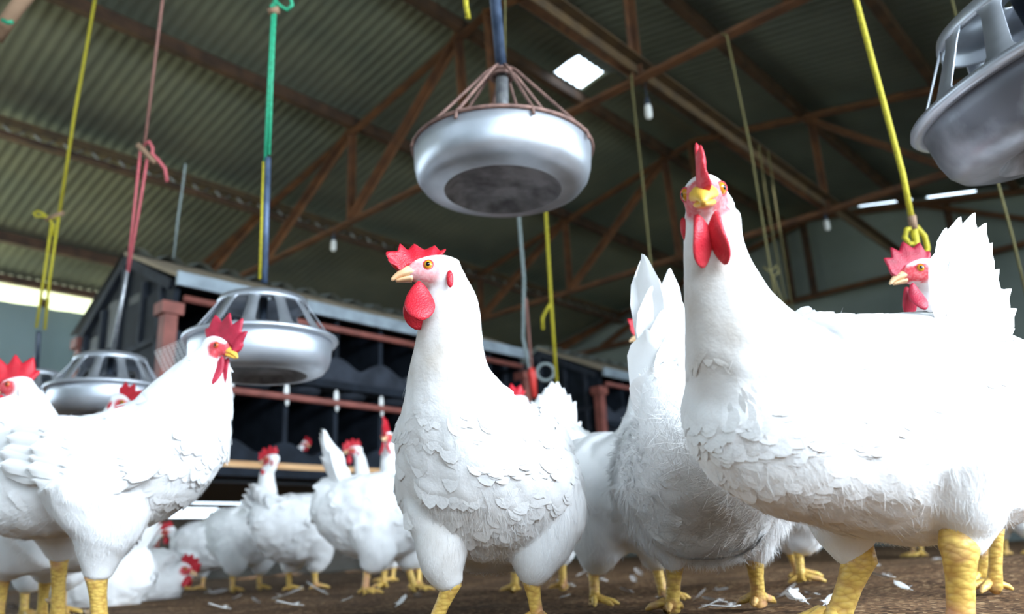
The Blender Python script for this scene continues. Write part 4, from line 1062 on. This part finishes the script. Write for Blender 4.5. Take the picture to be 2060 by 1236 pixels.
# leftmost rooster, mostly hidden
y6 = 178
z6 = 1.55
hen('rooster', 'white rooster cut off by the left edge, its comb in front of a dark pipe',
    R_px([(48, 800, z6, 36, 36, 34), (62, 850, z6, 48, 50, 48), (75, 910, z6+.01, 75, 75, 75), (95, 980, z6+.02, 105, 95, 110), (140, 1020, z6+.03, 118, 100, 120), (200, 1030, z6+.04, 105, 95, 110), (250, 1000, z6+.05, 60, 60, 60)]),
    leftof(y6), (P(32, 782, z6-.01), RAD(190), RAD(-4), 0),
    [R_px([(70, 1080, z6-.05, 85, 85, 85), (25, 1120, z6-.06, 60, 60, 60), (8, 1158, z6-.06, 24, 24, 24)]), R_px([(110, 1070, z6+.1, 80, 80, 80), (98, 1130, z6+.1, 46, 46, 46), (92, 1165, z6+.1, 22, 22, 22)])],
    [leg_px(8, 1155, z6-.06, 0, 1210, 180, .0105), leg_px(92, 1160, z6+.1, 84, 1236, 180, .0105)],
    seed=66, voxel=.0045, nfeather=900, ndown=2600, comb='rooster', comb_mat='comb', comb_kw=dict(hs=1.1), wattle=(.055, .03), earlobe='lobe', iris='irisred', face=1.0, headscale=1.0, cat='rooster')

# ------------------------------------------------------------------ birds further back, posed from one standing hen
CAN = np.array([(.118, .372, .0235, .026, .024), (.110, .335, .030, .033, .030), (.098, .285, .042, .045, .044), (.072, .238, .068, .066, .075), (.028, .208, .096, .090, .112), (-.032, .202, .108, .092, .120),
                (-.090, .212, .098, .084, .112), (-.140, .238, .070, .062, .086), (-.170, .275, .030, .030, .032)])
def bird(label, px, py, z, yaw, k=1.0, head=(0, -4), neck=0.0, lean=0.0, sit=False, tailup=.75, seed=1, name='hen', comb='hen', comb_mat='comb', hs=1.3, nf=700, nd=3500, vox=.006, legs=True, wl=(.038, .028), bl='horn', stance=.0, face=1., z0=None, neck_z=0.0, tail_n=8):
    """px, py: where the middle of the body is seen, z its depth"""
    o = P(px, py, z); fw, lf = yawvec(yaw), leftof(yaw)
    g = ground(o[0], o[1]) if z0 is None else z0
    low = .14*k if sit else 0.0
    w = lambda x, yy, h: np.array([o[0], o[1], g-low])+fw*x*k+lf*yy*k+np.array([0, 0, h*k])
    rows = []
    for i, (x, h, a, bu, bd) in enumerate(CAN):
        q = max(0, (4-i))/4
        rows.append((*w(x+neck*q**1.3, lean*q**1.5, h+neck_z*q), a*k, bu*k, bd*k*(.9 if sit else 1)))
    hc = w(CAN[0][0]+.022+neck*1.12, lean*1.05, CAN[0][1]+.030+neck_z*1.1)
    th = []; lg = []
    if not sit:
        for sg in (1, -1):
            st = stance*sg
            th.append([(*w(-.01+st*.4, .052*sg,   .16), .066*k, .066*k, .066*k), (*w(.006+st*.6, .054*sg, .100), .048*k, .048*k, .048*k), (*w(-.004+st*.8, .054*sg, .062), .024*k, .024*k, .024*k)])
            hk = w(-.006+st*.8, .054*sg, .072); ft = w(.002+st*1.2, .056*sg, 0); ft[2] = ground(ft[0], ft[1])
            if legs: lg.append((hk, ft, RAD(yaw), .0088*k))
    tl = []
    for i in range(tail_n):
        a = -1+2*i/(tail_n-1); b = w(-.135, .022*a, .255); t = w(-.175-.06*(1-tailup)-.02*(1-a*a), .055*a, .255+.155*tailup-.045*abs(a))
        tl.append((b, t, fw*-1+lf*a*.8+np.array([0, 0, .3]), .046*k, -.08)); b2 = w(-.12, .026*a, .25); t2 = w(-.165, .06*a, .255+.105*tailup-.03*abs(a)); tl.append((b2, t2, fw*-1+lf*a*.8+np.array([0, 0, .3]), .052*k, -.06))
    return hen(name, label, rows, lf, (hc, RAD(yaw+head[0]), RAD(head[1]), 0), th, lg, tail=tl, seed=seed, voxel=vox, nfeather=nf, ndown=nd, fl=(.012, .030), comb=comb, comb_mat=comb_mat,
               comb_kw=dict(hs=hs), wattle=wl, beak=bl, headscale=k, lump=.0045, down_w=.0009, down_all=.25, down_len=1.3, base=np.array([o[0], o[1], g]), cat='rooster' if name == 'rooster' else 'hen', face=face, smooth_it=4)

bird('white hen behind the central hen, tail raised, facing left towards the drinker valve', 1075, 1000, 1.95, 108, 1.09, seed=71, head=(68, 0), tailup=1.15, neck=-.02, lean=-.005, neck_z=.03)
bird('white hen standing between the central hen and the one seen from behind', 1250, 1010, 1.45, 300, 1.04, head=(-115, -2), seed=72, neck=.0, lean=.0, stance=.02, neck_z=.03)
bird('white hen whose yellow feet show behind the hen seen from behind', 1590, 1030, 1.60, 15, .98, head=(0, -40), seed=73, neck=.06, neck_z=-.16, stance=.03, tailup=-.2)
bird('white hen walking right with raised tail, left of the central hen', 785, 1040, 2.22, -8, 1.12, head=(10, 0), seed=74, neck=.03, tailup=1.05, stance=.04)
bird('shaded white hen seen from behind, next to the one walking right', 612, 1050, 2.65, 60, 1.05, seed=75, head=(0, 0), tailup=.4, neck_z=-.10, neck=.05)
bird('white hen with a long upright neck in front of the pale plank', 500, 1075, 3.05, -35, 1.08, head=(200, 0), seed=76, neck=-.005, lean=-.02, tailup=.2, neck_z=.03)
bird('white hen looking left, its head just over the walking hen', 782, 1020, 3.35, 205, 1.05, head=(-15, 0), seed=77, neck_z=.095)
bird('white hen facing the camera with a tall red comb, beside the central hen', 806, 1010, 2.7, 262, 1.08, head=(0, -5), seed=78, neck_z=.03, hs=1.9)
bird('white hen resting on the litter with its red comb turned right, at the left', 305, 1150, 2.75, -8, 1.05, head=(0, -18), seed=79, sit=True, tailup=.5, neck=-.02, neck_z=-.16)
bird('shaded hen with dark red comb behind the hen resting on the litter', 398, 1110, 3.6, 170, 1.0, head=(10, -20), seed=80, neck=.01, neck_z=-.13, comb_mat='comb')
bird('white hen half hidden behind the rooster, only its red comb and crown showing', 122, 940, 1.95, -10, 1.08, head=(0, -25), seed=81, neck=.0, neck_z=.045)
bird('white hen resting in the shade between the shanks of the left rooster', 178, 1175, 2.3, 172, 1.0, head=(0, -20), seed=82, sit=True, neck_z=-.12, neck=.02)
bird('distant white hen at the right edge, under the tail end of the tall hen', 2035, 1035, 3.0, 200, 1.05, head=(0, -30), seed=83, neck_z=-.12, neck=.06)
bird('distant white hen whose feet show between the legs of the tall hen', 1830, 1030, 3.3, 170, 1.05, head=(0, -30), seed=84, neck_z=-.12, neck=.06)
bird('white hen sitting in an opening of the black nest box', 572, 872, 4.30, -25, .74, head=(0, -25), seed=85, sit=True, neck_z=-.07, neck=.05, z0=.56, tailup=.3, nf=200, nd=200)

# ------------------------------------------------------------------ loose feathers on the litter
def loose_feather(nm):
    m = MB(); rng = np.random.default_rng(5)
    big_feather(m, (0, 0, .003), (.05, 0, .012), (0, 0, 1), .018, .10, 8)
    root = m.build(nm, M['feather'], None, True, loc=np.zeros(3))
    m = MB(); m.tube([(-.012, 0, .002), (.0, 0, .004), (.05, 0, .014)], [.0009, .0008, .0003], 5); m.build('quill', M['white'], root, True)
    m = MB(); fl = rng.normal(0, 1, (26, 3)); p = np.tile([[.006, 0, .004]], (26, 1)); n = np.tile([[0, 0, 1.0]], (26, 1))
    V, Q = barbs(p, n, fl, np.full(26, .016), np.full(26, .0012), np.full(26, .5)); m.add(V, [tuple(q) for q in Q]); o = m.build('fluff', M['down'], root); o['kind'] = 'stuff'
    return root
spots = [(455, 1228), (470, 1206), (420, 1195), (520, 1215), (560, 1208), (600, 1222), (650, 1196), (690, 1210), (760, 1190), (800, 1222), (840, 1205), (1130, 1205), (1150, 1182), (1165, 1160), (1215, 1172), (1270, 1195), (1290, 1160), (1280, 1178),
         (1330, 1212), (1400, 1208), (1415, 1226), (1455, 1215), (1480, 1226), (1440, 1190), (1570, 1205), (1600, 1210), (1620, 1218), (1645, 1200), (1590, 1196), (1660, 1222), (1760, 1140), (1790, 1165), (1830, 1190), (1880, 1130), (1990, 1140), (2010, 1150), (1975, 1130), (240, 1212), (270, 1205), (30, 1228)]
rng = np.random.default_rng(9); lf0 = None
for i, (x, y) in enumerate(spots):
    d = P(x, y, 1.0)-CAM; u = 1.0
    for _ in range(12):
        q = CAM+d*u; u = (CAM[2]-ground(q[0], q[1]))/(-d[2]) if d[2] < -.005 else 3.0
        u = min(u, 3.4)
    q = CAM+d*u
    if lf0 is None: lf0 = o = loose_feather('feather')
    else: o = copy_tree(lf0)
    o.location = (q[0], q[1], ground(q[0], q[1])+.001); o.rotation_euler = (rng.normal(0, .25), rng.normal(-.1, .15), rng.uniform(0, 6.28)); s = rng.uniform(.45, 1.0)*(1 if u < 2 else 1.4); o.scale = (s, s*rng.uniform(.7, 1.2), s)
    tag(o, 'small loose white feather lying on the brown litter among the hens', 'feather', 'loose feathers on the litter')
